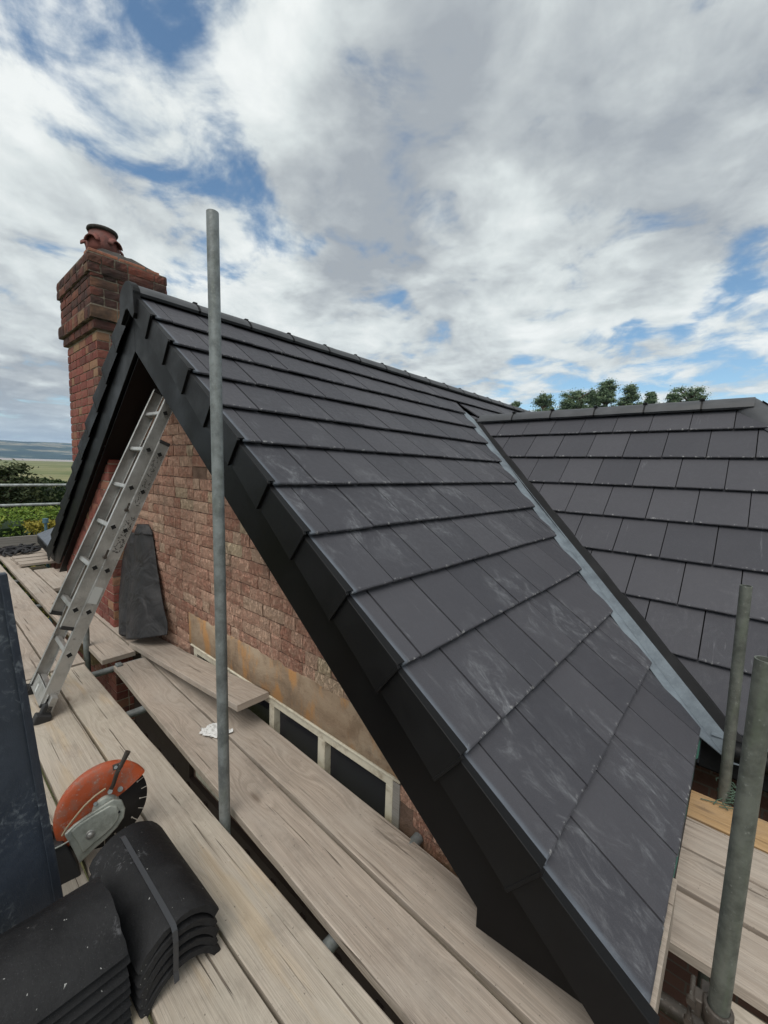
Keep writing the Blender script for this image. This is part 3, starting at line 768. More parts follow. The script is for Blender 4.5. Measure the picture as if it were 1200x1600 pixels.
# window
m, t, b = mat('cream_window_paint', rough=.5)
o_ = objc(t); c = mixc(t, mrange(t, noise_n(t, o_, 14, 6, .7), .45, .75), (.56, .52, .42), (.30, .25, .18)); t.links.new(c, b.inputs['Base Color']); bump(t, b, noise_n(t, o_, 80, 4, .6), .001)
M_CREAM = m
win = empty('window', (0, 0, 0)); win.parent = house; win.matrix_parent_inverse = Matrix.Translation(-Vector(house.location)); win['label'] = 'long low window with cream frames behind the boards'
mb = MB(); yf, yb = WY-.002, WY+.075; zt, zb = WIN[3]-.004, WIN[2]+.01
mb.box(WIN[0], WIN[1], yf, yb, zt-.048, zt); mb.box(WIN[0], WIN[1], yf, yb, zb, zb+.05)
for xm, w_ in ((WIN[0]+.026, .052), (-2.62, .045), (-2.105, .05), (-1.632, .058), (WIN[1]-.022, .044)): mb.box(xm-w_/2, xm+w_/2, yf+.001, yb-.001, zb+.05, zt-.048)
mb.box(WIN[0]-.03, WIN[1]+.05, WY-.014, WY+.006, zt+.002, zt+.014)
sub(mb.build('window_frame', M_CREAM, bev=.004, seg=2), win)
m, t, b = mat('window_glass', (.022, .022, .027), .16, spec=.25); M_GLASS = m
edges = [WIN[0]+.052, -2.62-.0225, -2.62+.0225, -2.13, -2.08, -1.661, -1.603, WIN[1]-.044]
for a, b2 in zip(edges[::2], edges[1::2]):
    mb = MB(); mb.box(a, b2, WY+.045, WY+.051, zb+.05, zt-.048); sub(mb.build('pane', M_GLASS), win)
mb = MB(); mb.box(WIN[1]+.004, WIN[1]+.045, WY-.004, WY+.06, zb, zt-.01); sub(mb.build('reveal_board', M_WOODT), win)
m, t, b = mat('net_curtain', (.20, .24, .26), .8)
mb = MB()
for a in (-2.07, -1.595):
    for i in range(9): mb.box(a+i*.008, a+i*.008+.006, WY+.11+.004*(i % 2), WY+.114+.004*(i % 2), zb, zt-.05)
sub(mb.build('curtain', m), win)

# chimney breast and stack
CX0, CX1, CY0, CY1 = -5.73, -4.68, 1.245, 1.80
PX0, PX1 = -6.20, -4.47
breast = None
mb = MB(); F = Vector((0, -1, 0)); E_ = Vector((1, 0, 0)); Yv = Vector((0, 1, 0)); Xn = Vector((1, 0, 0))
kp = lambda c, w, h: under(c.x, c.z, -.12)
brick_face(mb, (PX0, CY0, 0), E_, F, PX1-PX0, -2.6, .02, .083, .010, .002, .004, .4, kp)
brick_face(mb, (PX1, CY0, 0), Yv, Xn, WY-CY0+.01, -2.6, .02, .083, .010, .002, .004, .9, None)
o = hp(mb.build('chimney_breast', M_PIERB)); tag(o, 'projecting red brick pier left of the hacked wall')
mb = MB(); mb.prism([(PX0, CY0+.003, ZB), (PX1-.003, CY0+.003, ZB), (PX1-.003, CY0+.003, .0), (-4.72, CY0+.003, .03), (PX0, CY0+.003, -1.12)], (0, WY-CY0, 0)); hp(recalc(mb.build('breast_mortar', M_MORTP)))
chim = empty('chimney', (0, 0, 0)); chim.parent = house; chim.matrix_parent_inverse = Matrix.Translation(-Vector(house.location)); chim['label'] = 'tall sooty red brick chimney with corbelled top'
def ring(mb, mo, x0, x1, y0, y1, z0, z1, **k):
    brick_face(mb, (x0, y0, 0), E_, F, x1-x0, z0, z1, **k)
    brick_face(mb, (x1, y0, 0), Yv, Xn, y1-y0, z0, z1, **k)
    brick_face(mb, (x1, y1, 0), -E_, -F, x1-x0, z0, z1, **k)
    brick_face(mb, (x0, y1, 0), -Yv, -Xn, y1-y0, z0, z1, **k)
    mo.box(x0+.006, x1-.006, y0+.006, y1-.006, z0-.004, z1+.002)
mb = MB(); mo = MB()
kw = dict(course=.0815, joint=.011, chip=.0035, proud=.003, header=.4)
kw['chip'] = .0018
zs = 1.215
ring(mb, mo, CX0, CX1, CY0, CY1, -1.00, zs, **kw)
sub(mb.build('shaft', M_PIERB), chim); sub(mo.build('shaft_core', M_MORTP), chim)
mb = MB(); mo = MB(); kw.update(chip=.0035, header=.35)
ring(mb, mo, CX0-.03, CX1+.03, CY0-.03, CY1+.03, zs, zs+.082, **kw)
ring(mb, mo, CX0-.085, CX1+.06, CY0-.06, CY1+.06, zs+.086, zs+.20, course=.115, joint=.011, chip=.004, proud=.003, header=.8)
ring(mb, mo, CX0-.02, CX1+.035, CY0-.045, CY1+.045, zs+.204, 1.70, **kw)
ring(mb, mo, CX0-.06, CX1+.05, CY0-.065, CY1+.060, 1.70, 1.865, course=.0825, joint=.01, chip=.005, proud=.003, header=.3)
sub(mb.build('corbelled_head', M_CHIMB), chim); sub(mo.build('head_core', M_MORTC), chim)
# orange tile slips and flaunching
m, t, b = mat('orange_clay', rough=.85); o_ = objc(t); c = mixc(t, mrange(t, noise_n(t, o_, 20, 5, .7), .4, .7), (.36, .14, .08), (.18, .085, .06)); t.links.new(c, b.inputs['Base Color']); bump(t, b, noise_n(t, o_, 60, 4, .6), .004); M_ORA = m
for a, b2, dz in ((.0, .235, 0), (.25, .47, -.004), (.485, .60, -.012)):
    mb = MB(); mb.box(CX1-.10, CX1+.045, CY0-.055+a, CY0-.055+b2, 1.868+dz, 1.896+dz); sub(mb.build('clay_slip', M_ORA, bev=.004), chim)
mb = MB(); n = 14; vs = []; fs = []
x0, x1, y0, y1 = CX0-.03, CX1-.03, CY0-.02, CY1+.04
for j in range(n+1):
    for i in range(n+1):
        a, b2 = i/n, j/n; e2 = min(a, 1-a, b2, 1-b2)*2
        vs.append((x0+(x1-x0)*a, y0+(y1-y0)*b2, 1.862+.225*min(1, e2*1.7)**.8+.018*noise.noise(Vector((a*7, b2*7, 3)))))
for j in range(n):
    for i in range(n): fs.append((j*(n+1)+i, j*(n+1)+i+1, (j+1)*(n+1)+i+1, (j+1)*(n+1)+i))
mb.add(vs, fs, smooth=True); sub(mb.build('flaunching', M_FLAUNCH), chim)
m, t, b = mat('terracotta_pot', rough=.75); o_ = objc(t); c = mixc(t, mrange(t, noise_n(t, o_, 9, 5, .7), .4, .7), (.19, .058, .045), (.10, .042, .036)); t.links.new(c, b.inputs['Base Color']); bump(t, b, noise_n(t, o_, 40, 4, .6), .004); M_TERRA = m
mb = MB(); pq_ = on(160, 362, 1, 1.52); pc = Vector((pq_.x, 1.52, pq_.z-.215))
mb.lathe([(.148, -.05), (.152, .04), (.150, .09), (.138, .135), (.124, .165), (.120, .19)], pc)
for ang, in ((-.9,), (-2.2,), (.5,), (1.9,)):       # hooded side vents
    d = Vector((math.cos(ang), math.sin(ang), 0)); s_ = Vector((-d.y, d.x, 0))
    vs = []; 
    for i in range(9):
        t_ = PI*i/8; w_ = .062*math.cos(t_); h_ = .07*math.sin(t_)
        vs.append(pc+d*.12+s_*w_+Vector((0, 0, .06+h_))); vs.append(pc+d*(.185)+s_*w_*.9+Vector((0, 0, .035+h_*.75)))
    mb.add(vs, [(2*i, 2*i+1, 2*i+3, 2*i+2) for i in range(8)], smooth=True)
o = sub(mb.build('chimney_pot', M_TERRA), chim); md = o.modifiers.new('s', 'SOLIDIFY'); md.thickness = .012
mb = MB(); mb.lathe([(.118, .182), (.136, .188), (.143, .203), (.139, .219), (.118, .228), (.098, .224), (.09, .15)], pc); sub(mb.build('pot_rim', M_FLAUNCH), chim)

# ------------------------------------------------------------------ scaffold boards
ZD = -1.6; BT = .038
def board(name, a, b, w, z, mt, label, group='weathered scaffold boards of the deck', up=Vector((0, 0, 1)), thick=BT, zb=None, side=None, cat='plank', wav=.0035):
    """a board from a to b (centre line of its top face); z at both ends"""
    za, zb_ = (z, z) if not isinstance(z, tuple) else z
    a = Vector((a[0], a[1], za)); b = Vector((b[0], b[1], zb_)); d = b-a; ln = d.length; d.normalize()
    s_ = side or up.cross(d).normalized(); u_ = d.cross(s_).normalized()
    n = max(6, int(ln/.12)); ph = random.uniform(0, 50); vs = []; fs = []; uvs = []
    prof = [(-.5, -1), (-.5, -.12), (-.485, 0), (-.25, .02), (0, -.03), (.25, .02), (.485, 0), (.5, -.12), (.5, -1)]
    K = len(prof); tw = random.uniform(-.003, .003)
    for i in range(n+1):
        x = ln*i/n; c = a+d*x
        e1 = wav*noise.noise(Vector((x*2.2, ph, 0)))*1.6; e2 = wav*noise.noise(Vector((x*2.2, ph+9, 0)))*1.6
        bow = .004*noise.noise(Vector((x*.7, ph+4, 0)))
        for q, (p, h) in enumerate(prof):
            e = e1 if p < 0 else e2
            jag = 0.0025*noise.noise(Vector((x*14, ph+q, 0))) if abs(p) > .4 else 0
            vs.append(c+s_*(p*w+(e+jag)*(1 if abs(p) > .3 else 0))+u_*(h*thick if h <= -.5 else h*thick*.5)+u_*(bow+tw*p*(i/n)))
            uvs.append((x, p*w if h > -.5 else p*w*1.16))
    uvl = []
    for i in range(n):
        for k in range(K):
            k2 = (k+1) % K; q = (i*K+k, i*K+k2, (i+1)*K+k2, (i+1)*K+k); fs.append(q); uvl.append([uvs[j] for j in q])
    for i in (0, n):
        q = [i*K+k for k in range(K)]; q = q if i else q[::-1]; fs.append(tuple(q)); uvl.append([(uvs[j][1]*.3, prof[j % K][1]*.04) for j in q])
    mb = MB(); mb.add([v-a for v in vs], fs, 0, uvl, smooth=False)
    o = mb.build(name, mt, loc=a)
    recalc(o)
    return tag(o, label, cat, group)
def xb(x0, x1, y0, y1, mt, label, z=ZD, **k): return board('scaffold_board', (x0, (y0+y1)/2), (x1, (y0+y1)/2), y1-y0, z, mt, label, **k)
xb(-3.78, .75, .386, .618, M_WOODG, 'broad dusty board running under the cut-off saw and the ridge tiles')
xb(-3.80, .75, .630, .842, M_WOODG, 'pale board along the open gap, with the tall pole at its edge')
xb(-3.83, .60, .146, .374, M_WOODG, 'board under the dark blue panel, mostly hidden by it')
xb(-9.55, -3.84, .640, .862, M_WOOD, 'long board running away from the ladder foot, left of the narrow gap')
xb(-9.55, -3.80, .388, .626, M_WOOD, 'long board running away beside the top of the dark blue panel')
xb(-9.45, -4.42, .915, 1.115, M_WOOD, 'long board running away right of the narrow gap, past the ladder')
xb(-5.05, -3.765, .956, 1.198, M_WOOD, 'short board ending in a square cut just right of the ladder', z=ZD+.002)
board('scaffold_board', (-3.60, 1.099), (.55, .952), .224, ZD, M_WOOD, 'knotty board right of the open gap, under the crumpled white tissue')
board('scaffold_board', (-3.72, 1.334), (.10, 1.222), .222, ZD-.002, M_WOOD, 'board nearest the wall, running in under the boxed eave')
xb(-6.4, -3.80, 1.215, 1.40, M_WOOD, 'board at the foot of the brick pier behind the leaning sheet', z=ZD-.004)
board('scaffold_board', (-3.89, 1.292), (-2.118, 1.302), .212, (ZD+.042, ZD+.200), M_WOOD, 'loose short board lying askew on top by the lintel')
# boards at the right, beyond the gable eave
for y0, y1, mt, lb in ((1.42, 1.640, M_WOODG, 'lowest board at the bottom right corner, beside the near pole clamp'), (1.655, 1.895, M_WOOD, 'thick pale board on the right, its cut edge facing the dark gap'),
                   (1.915, 2.135, M_WOOD, 'middle board of the right hand deck, with a large knot'), (2.150, 2.360, M_WOOD, 'third board of the right hand deck, next to the orange one'),
                   (2.372, 2.590, M_WOODY, 'fresh orange board at the foot of the far right pole')):
    xb(-.30 if y0 > 1.5 else .10, 1.6, y0, y1, mt, lb, z=ZD if y0 > 1.5 else ZD-.05)
# far left: short boards laid across, toe board, more boards
def yb(x, w, y0, y1, mt, label, z=ZD, **k): return board('scaffold_board', (x, y0), (x, y1), w, z, mt, label, **k)
yb(-7.92, .20, 1.02, 2.3, M_WOOD, 'nearest of three short boards stacked across under the left verge', z=ZD+.06)
yb(-8.22, .20, 1.02, 2.3, M_WOOD, 'middle of three short boards stacked across under the left verge', z=ZD+.05)
yb(-8.52, .20, 1.03, 2.3, M_WOOD, 'farthest of three short boards stacked across under the left verge', z=ZD+.045)
yb(-9.35, .22, -.6, 2.6, M_WOOD, 'board across the far end of the deck under the black netting')
yb(-9.10, .22, 1.0, 2.6, M_WOOD, 'second board across the far end, behind the black netting')
yb(-8.85, .22, 1.0, 2.6, M_WOOD, 'board across behind the three stacked short boards')
xb(-7.6, -6.35, 1.135, 1.36, M_WOOD, 'short board between the far stack and the left verge foot', z=ZD-.002)
xb(-7.6, -6.55, 1.375, 1.60, M_WOOD, 'grey short board just below the left verge foot', z=ZD-.03)
o = board('toe_board', (-9.68, -1.2), (-9.68, 3.0), .20, ZD+.10, M_WOODT, 'grey toe board on edge across the far end of the deck', None, side=Vector((0, 0, 1)), cat='toe board')
# boards of the lift below, seen through the gaps
for i, y in enumerate((.25, .50, .76, 1.01, 1.27)):
    pass
k = 0
for y, lb in ((.93, 'yellowed lower board seen through the narrow gap on the left'), (1.20, 'yellowed lower board under the left verge foot'), (1.46, 'yellowed lower board close to the pier')):
    board('scaffold_board', (-9.5, y), (-4.6, y), .23, ZD-.34, M_WOODL, lb, 'yellowed boards of the lower lift')

# ------------------------------------------------------------------ poles and rails
def pole(name, a, b, label, mt=M_GALV, group='galvanised scaffold tubes', rad=.02415, cat='scaffold pole'):
    mb = MB(); a = Vector(a); b = Vector(b)
    mb.tube(Vector((0, 0, 0)), b-a, rad, 28, wall=.004)
    return tag(mb.build(name, mt, loc=a), label, cat, group)
tA = on(332, 332, 1, .868)
pole('scaffold_pole', (-1.585, .868, -4.4), (tA.x, .868, tA.z), 'tall upright pole standing in front of the gable against the sky')
pole('scaffold_pole', (.058, 1.38, -4.4), (.078, 1.38, -.440), 'near upright pole at the right edge with a coupler at its foot', M_GALVG)
pole('scaffold_pole', (.088, 2.645, -4.4), (.043, 2.60, -.496), 'shorter upright pole tied with twine beyond the orange board', M_GALVG)
pole('scaffold_pole', on(124, 1012, 2, -1.69), on(128, 940, 1, 1.0), 'hidden upright behind the ladder', M_GALV) if False else None
p = on(131, 1030, 2, -1.69)
pole('scaffold_pole', (-4.16, .945, -4.4), (-4.16, .945, -1.42), 'short upright standing in the gap just behind the ladder', M_GALV)
pole('guard_rail', (-9.74, -2.2, -.486), (-9.74, 3.4, -.493), 'upper guard rail across the far end of the deck', M_GALVB, 'guard rails', cat='guard rail')
pole('guard_rail', (-9.74, -2.2, -.835), (-9.74, 3.4, -.850), 'lower guard rail across the far end of the deck', M_GALVB, 'guard rails', cat='guard rail')
for x, lb in ((-2.935, 'transom tube under the gap level with the loose board'), (-3.70, 'transom tube at the head of the open gap by the hooked board end'), (-.955, 'transom tube poking out of the gap near the bottom'), (-4.9, 'transom tube under the narrow gap behind the ladder'), (-5.9, 'second transom tube under the narrow gap, near the brick pier'), (-7.3, 'third transom tube under the narrow gap, far end')):
    pole('scaffold_tube', (x, -.4, ZD-.067), (x, 1.395 if x > -4.4 else 1.22, ZD-.067), lb, M_GALV, 'transom tubes under the deck', cat='scaffold tube')
pole('scaffold_tube', (-.62, 1.50, ZD-.075), (1.4, 1.52, ZD-.075), 'dark ledger tube running under the eave to the near right pole', M_DARKST, 'ledger tubes under the deck', cat='scaffold tube')
pole('scaffold_tube', (-.955, 1.16, ZD-.067+.03), (-.955, 1.41, ZD-.055+.03), 'stub of tube butting against the wall beside the window', M_GALV, 'transom tubes under the deck', cat='scaffold tube')
pole('scaffold_tube', (-9.5, .875, ZD-.13), (-4.2, .875, ZD-.13), 'ledger tube below the narrow gap on the left', M_DARKST, 'ledger tubes under the deck', cat='scaffold tube')
# coupler on the near right pole
cp_ = empty('pole_coupler', (.0728, 1.38, -1.46), 'rusty coupler gripping the near right pole below the boards', 'coupler')
mb = MB(); mb.lathe([(.0255, -.028), (.034, -.028), (.036, 0), (.034, .028), (.0255, .028)], (0, 0, 0)); mb.obox((-.045, .0, 0), (.012, 0, 0), (0, .020, 0), (0, 0, .026)); mb.obox((-.01, .055, -.02), (.03, 0, 0), (0, .02, 0), (0, 0, .026))
mb.build('clamp_band', M_DARKST, cp_, bev=.003)
for dz in (-.035, .03):
    mb = MB(); mb.tube((-.058, -.035, dz), (-.058, .035, dz), .006, 10); mb.tube((-.058, -.045, dz), (-.058, -.03, dz), .012, 6); mb.build('bolt', M_DARKST, cp_)
# hook end of a board band
mb = MB()
mb.obox((-3.585, 1.02, ZD-.005), (.03, 0, 0), (0, .022, 0), (0, 0, .022)); mb.tube((-3.60, 1.0, ZD-.03), (-3.56, 1.05, ZD-.05), .02, 12)
tag(recalc(mb.build('board_clip', M_GALV, bev=.008, seg=2)), 'small steel clip at the head of the knotty board', 'clip')
# twine round the far pole foot
mb = MB()
m, t, b = mat('green_twine', (.06, .10, .07), .8); M_TW = m
for s_ in range(7):
    pts = []; ph = random.uniform(0, 6)
    for i in range(26):
        a = i/25*PI*2*random.choice((1, 1)); rr = .034+.012*math.sin(3*a+ph)+.01*random.random()
        pts.append((.082+rr*math.cos(a+ph)*(1.3 if s_ > 4 else 1), 2.64+rr*math.sin(a+ph), ZD+.012+.008*s_+.014*math.sin(2*a+ph)))
    mb.path(pts, .0028, 5)
for s_ in range(5):
    p0 = Vector((.082+random.uniform(-.03, .03), 2.60, ZD+.02)); mb.path([p0, p0+Vector((random.uniform(-.05, .05), -.04, -.005)), p0+Vector((random.uniform(-.12, .12), -.07, -.012))], .0025, 5)
tag(mb.build('twine', M_TW), 'tangled twine round the foot of the far right pole', 'twine')

# ------------------------------------------------------------------ ladder
LF = Vector((-3.335, .470, ZD)); LT = Vector((-3.255, 1.365, .50))
ld = (LT-LF).normalized(); lsid = Vector((1, -.02, 0)); lsid = (lsid-ld*lsid.dot(ld)).normalized(); lnr = lsid.cross(ld).normalized()
if lnr.y < 0: lnr = -lnr         # towards the wall
LL = (LT-LF).length
lad = empty('extension_ladder', LF, 'worn aluminium double ladder leaning from the deck up under the gable apex', 'ladder')
def lp(s, w, n): return ld*s+lsid*w+lnr*n
def stile(s0, s1, w, n, name, half=.0, dep=.066):
    """C section stile with punched rung ends"""
    mb = MB(); c0 = lp((s0+s1)/2, w, n); hl = (s1-s0)/2; sg = 1 if w > 0 else -1
    mb.obox(c0, ld*hl, lsid*.0022, lnr*dep/2)
    for e2 in (-1, 1): mb.obox(c0+lnr*(e2*(dep/2+.0022))-lsid*sg*.010, ld*hl, lsid*.0125, lnr*.0022)
    o = recalc(mb.build(name, M_ALU, bev=.0012)); o.parent = lad; return o
HW = .178
RS = (LL)/8.15
m, t, b = mat('black_rubber', (.02, .02, .021), .7); M_RUB = m
m, t, b = mat('rung_hole', (.006, .006, .006), .9); M_HOLE = m
def section(s0, s1, n, hw, rungs, nm):
    st = [stile(s0, s1, -hw, n, 'stile'), stile(s0, s1, hw, n, 'stile')]
    for s_ in rungs:
        mb = MB(); mb.obox(lp(s_, 0, n), ld*.014, lsid*(hw-.003), lnr*.015); mb.obox(lp(s_, 0, n-.0165), ld*.011, lsid*(hw-.003), lnr*.0015)
        o = mb.build('rung', M_ALU, bev=.003, seg=2); o.parent = lad
        mb = MB(); c0 = lp(s_, hw+.0032, n); mb.obox(c0, (ld+lnr)*.0095, lsid*.001, (lnr-ld)*.0095); o = mb.build('rung_end', M_HOLE); o.parent = st[1]
        mb = MB()
        for e2 in (-1, 1):
            mb.obox(c0+(ld+lnr)*.0105*e2, (ld+lnr)*.0012, lsid*.0025, (lnr-ld)*.012); mb.obox(c0+(lnr-ld)*.0105*e2, (ld+lnr)*.012, lsid*.0025, (lnr-ld)*.0012)
        o = mb.build('rung_flange', M_ALU); o.parent = st[1]
    for s_ in (s0, s1):
        for w in (-hw, hw):
            mb = MB(); mb.obox(lp(s_, w-.006*(1 if w > 0 else -1), n), ld*.012, lsid*.012, lnr*.036); o = mb.build('end_cap', M_RUB, bev=.004, seg=2); o.parent = st[0 if w < 0 else 1]
    return st
base_top = .80*LL
b_st = section(.08, base_top+.06, 0.0, HW, [RS*.42+RS*i for i in range(7)], 'b')
f_st = section(.245*LL, LL-.01, -.074, HW-.004, [RS*2.42+RS*i for i in range(6)], 'f')
# printed label, smudged writing and hooks
m, t, b = mat('ladder_sticker', (.45, .46, .45), .5); M_STICK = m
mb = MB(); mb.obox(lp(.345*LL, HW+.0032, -.004), ld*.055, lsid*.0006, lnr*.027); o = mb.build('sticker', M_STICK); o.parent = b_st[1]
mb = MB(); random.seed(5)
for i in range(150):
    s_ = random.uniform(.475*LL, .585*LL) if i < 60 else random.uniform(.62*LL, .78*LL)
    w_ = random.uniform(-.022, .022); 
    a_ = random.uniform(0, PI); l_ = random.uniform(.003, .011)*(1.0 if i < 60 else .6)
    mb.obox(lp(s_, HW+.0031, w_), (ld*math.cos(a_)+lnr*math.sin(a_))*l_, lsid*.0006, (lnr*math.cos(a_)-ld*math.sin(a_))*.0013)
o = mb.build('smudged_print', M_HOLE); o.parent = b_st[1]
mb = MB()
for s_ in (.60*LL, .455*LL):
    mb.obox(lp(s_+.02, HW-.004, -.040), ld*.030, lsid*.004, lnr*.012); mb.tube(lp(s_, HW-.004, -.05), lp(s_, HW+.022, -.05), .011, 12)
o = mb.build('guide_hook', M_DARKST, bev=.002); o.parent = lad
# spreader foot
mb = MB(); mb.obox(lp(.105, 0, .012), ld*.045, lsid*(HW+.05), lnr*.018); mb.obox(lp(.105, 0, -.02), ld*.050, lsid*(HW+.02), lnr*.003)
o = mb.build('stabiliser_bar', M_ALU, bev=.004, seg=2); o.parent = lad
mb = MB(); mb.obox(lp(.10, -.05, -.0245), ld*.024, lsid*.016, lnr*.0008); o2 = mb.build('sticker', M_STICK); o2.parent = o
for sgn in (-1, 1):
    mb = MB(); c0 = lp(.06, (HW+.03)*sgn, .0)
    mb.obox(c0, ld*.045, lsid*.020, lnr*.028); mb.obox(lp(.022, (HW+.045)*sgn, -.008), ld*.028, lsid*.030, lnr*.042)
    o = mb.build('rubber_foot', M_RUB, bev=.008, seg=3); o.parent = lad
random.seed(21)

# ------------------------------------------------------------------ black sheet leaning on the wall
m, t, b = mat('black_membrane_sheet', (.040, .038, .040), .62)
o_ = objc(t); g_ = noise_n(t, o_, 5, 5, .6); c = mixc(t, mrange(t, g_, .35, .7), (.009, .008, .009), (.026, .023, .024)); t.links.new(c, b.inputs['Base Color'])
bump(t, b, mth(t, 'ADD', noise_n(t, o_, 6, 2, .4, 1.0), mth(t, 'MULTIPLY', noise_n(t, o_, 200, 2, .6), .05)), .028)
M_SHEET = m
def cloth(name, left, right, rows, cols, amp, mt, seed, parent=None, nrm=Vector((.45, -1, .15))):
    """sheet between two edge polylines, crumpled, with thickness"""
    mb = MB(); vs = []; fs = []
    def at(pl, t_):
        f_ = t_*(len(pl)-1); i_ = min(int(f_), len(pl)-2); return Vector(pl[i_]).lerp(Vector(pl[i_+1]), f_-i_)
    nrm = nrm.normalized()
    for j in range(rows+1):
        for i in range(cols+1):
            a, b2 = i/cols, j/rows; p = at(left, b2).lerp(at(right, b2), a)
            fold = noise.fractal(Vector((a*1.5+seed, b2*2.0, seed)), 1.0, 2.0, 4)*amp + amp*.8*math.sin(a*5+b2*2.5+seed)*b2
            vs.append(p+nrm*(fold+.05*math.sin(a*PI)))
    for j in range(rows):
        for i in range(cols): fs.append((j*(cols+1)+i, (j+1)*(cols+1)+i, (j+1)*(cols+1)+i+1, j*(cols+1)+i+1))
    mb.add(vs, fs, smooth=True); o = mb.build(name, mt, parent); md = o.modifiers.new('s', 'SOLIDIFY'); md.thickness = .006; return o
zt_ = ZD+.05
shp = Vector((-3.95, 1.33, ZD+.02))
sheet = empty('membrane_sheet', (0, 0, 0), 'folded black damp proof sheet leaning in the corner between pier and wall', 'sheet')
def pl(*q): return [tuple(on(a_, b_, c_, d_)) for a_, b_, c_, d_ in q]
front = cloth('front_fold', pl((213, 829, 1, 1.385), (205, 872, 1, 1.33), (198, 935, 1, 1.25), (195, 999, 2, zt_)), pl((237, 829, 1, 1.400), (244, 875, 1, 1.395), (252, 925, 1, 1.385), (261, 972, 1, 1.36), (259, 992, 1, 1.33)), 60, 34, .012, M_SHEET, 3.1, sheet)
cloth('back_fold', pl((203, 832, 1, 1.39), (189, 872, 1, 1.35), (185, 935, 1, 1.28), (184, 987, 2, zt_-.01)), pl((222, 832, 1, 1.405), (222, 880, 1, 1.37), (218, 940, 1, 1.33), (215, 995, 2, zt_-.02)), 40, 20, .010, M_SHEET, 8.4, sheet)
cloth('top_fold', pl((214, 819, 1, 1.405), (211, 836, 1, 1.375)), pl((233, 819, 1, 1.41), (238, 836, 1, 1.39)), 10, 12, .010, M_SHEET, 5.2, sheet)

# ------------------------------------------------------------------ white crumpled tissue
m, t, b = mat('tissue_paper', (.62, .62, .61), .9)
mb = MB(); vs = []; fs = []; n = 16
for j in range(n+1):
    for i in range(n+1):
        a, b2 = i/n-.5, j/n-.5; rr = math.hypot(a, b2)
        k_ = 1+.5*noise.noise(Vector((a*3, b2*3, 2)))
        vs.append((a*.17*k_, b2*.12*k_, .006+.026*abs(noise.noise(Vector((a*9, b2*9, 1))))*(1.3-rr)+.012*abs(noise.noise(Vector((a*22, b2*22, 5))))))
for j in range(n):
    for i in range(n):
        if math.hypot(i/n-.5, j/n-.5)+.12*noise.noise(Vector((i*.4, j*.4, 7))) < .5: fs.append((j*(n+1)+i, j*(n+1)+i+1, (j+1)*(n+1)+i+1, (j+1)*(n+1)+i))
mb.add(vs, fs)
o = mb.build('tissue', m, loc=(-2.262, 1.125, ZD+.002)); o.rotation_euler = (0, 0, .5); tag(o, 'crumpled white tissue on the boards behind the tall pole', 'tissue')

# ------------------------------------------------------------------ stacks of ridge tiles
def loose_tile(a, b, hw, h, label, grp, tilt=0.0, side=(1, 0, 0), th=.018):
    a = Vector(a); b = Vector(b); o = ridge_tile('ridge_tile', (0, 0, 0), b-a, (0, 0, 1), side, hw, h, M_RSTACK, None, None, th=th)
    o.location = a; return tag(o, label, 'ridge tile', grp)
ordn = ['top', 'second', 'third', 'fourth', 'lowest']
for i in range(5):
    z = ZD+.004+(4-i)*.0365; j = random.uniform(-.006, .006); k_ = random.uniform(-.005, .005)
    loose_tile((-1.640+j, .470+k_, z), (-1.170+j, .473+k_, z), .122-.002*(i % 2), .078, f'{ordn[i]} ridge tile of the strapped bundle of five' + (', its whole dusty back showing' if i == 0 else ''), 'strapped bundle of ridge tiles', side=(0, 1, 0))
mb = MB()   # plastic strap over the bundle
o1, _ = ridge_profile(.122, .078, 24)
xs = [-1.652, -1.60, -1.48, -1.36, -1.24, -1.163]
ztop = ZD+.004+4*.0365
px_ = -.020
strip = [(-1.655, ZD+.01), (-1.655, ztop+.06)]+[(x_, ztop+.0802) for x_ in xs[1:-1]]+[(-1.168, ztop+.078), (-1.158, ztop+.066), (-1.152, ztop+.03), (-1.156, ztop-.07), (-1.150, ZD+.05)]
vs = []
for x_, z_ in strip: vs += [(x_, .470+px_-.0075, z_), (x_, .470+px_+.0075, z_)]
mb.add(vs, [(2*i, 2*i+2, 2*i+3, 2*i+1) for i in range(len(strip)-1)])
m, t, b = mat('grey_strap', (.035, .037, .042), .5)
o = mb.build('strap', m); md = o.modifiers.new('s', 'SOLIDIFY'); md.thickness = .0015; tag(o, 'grey plastic strap round the bundle of five ridge tiles', 'strap')
names = ['top ridge tile of the tall near stack, its matt back filling the corner', 'second ridge tile down in the tall near stack', 'third ridge tile down in the tall near stack', 'fourth ridge tile down in the tall near stack', 'fifth ridge tile down in the tall near stack', 'sixth ridge tile down in the tall near stack', 'lowest ridge tile but one in the tall near stack', 'lowest ridge tile of the tall near stack']
for i in range(8):
    z = ZD+.004+(7-i)*.0345; j = random.uniform(-.005, .005)
    loose_tile((-1.328+j, -.135+j, z), (-1.328-j, .335+j, z), .158, .070, names[i], 'tall near stack of ridge tiles', th=.015)

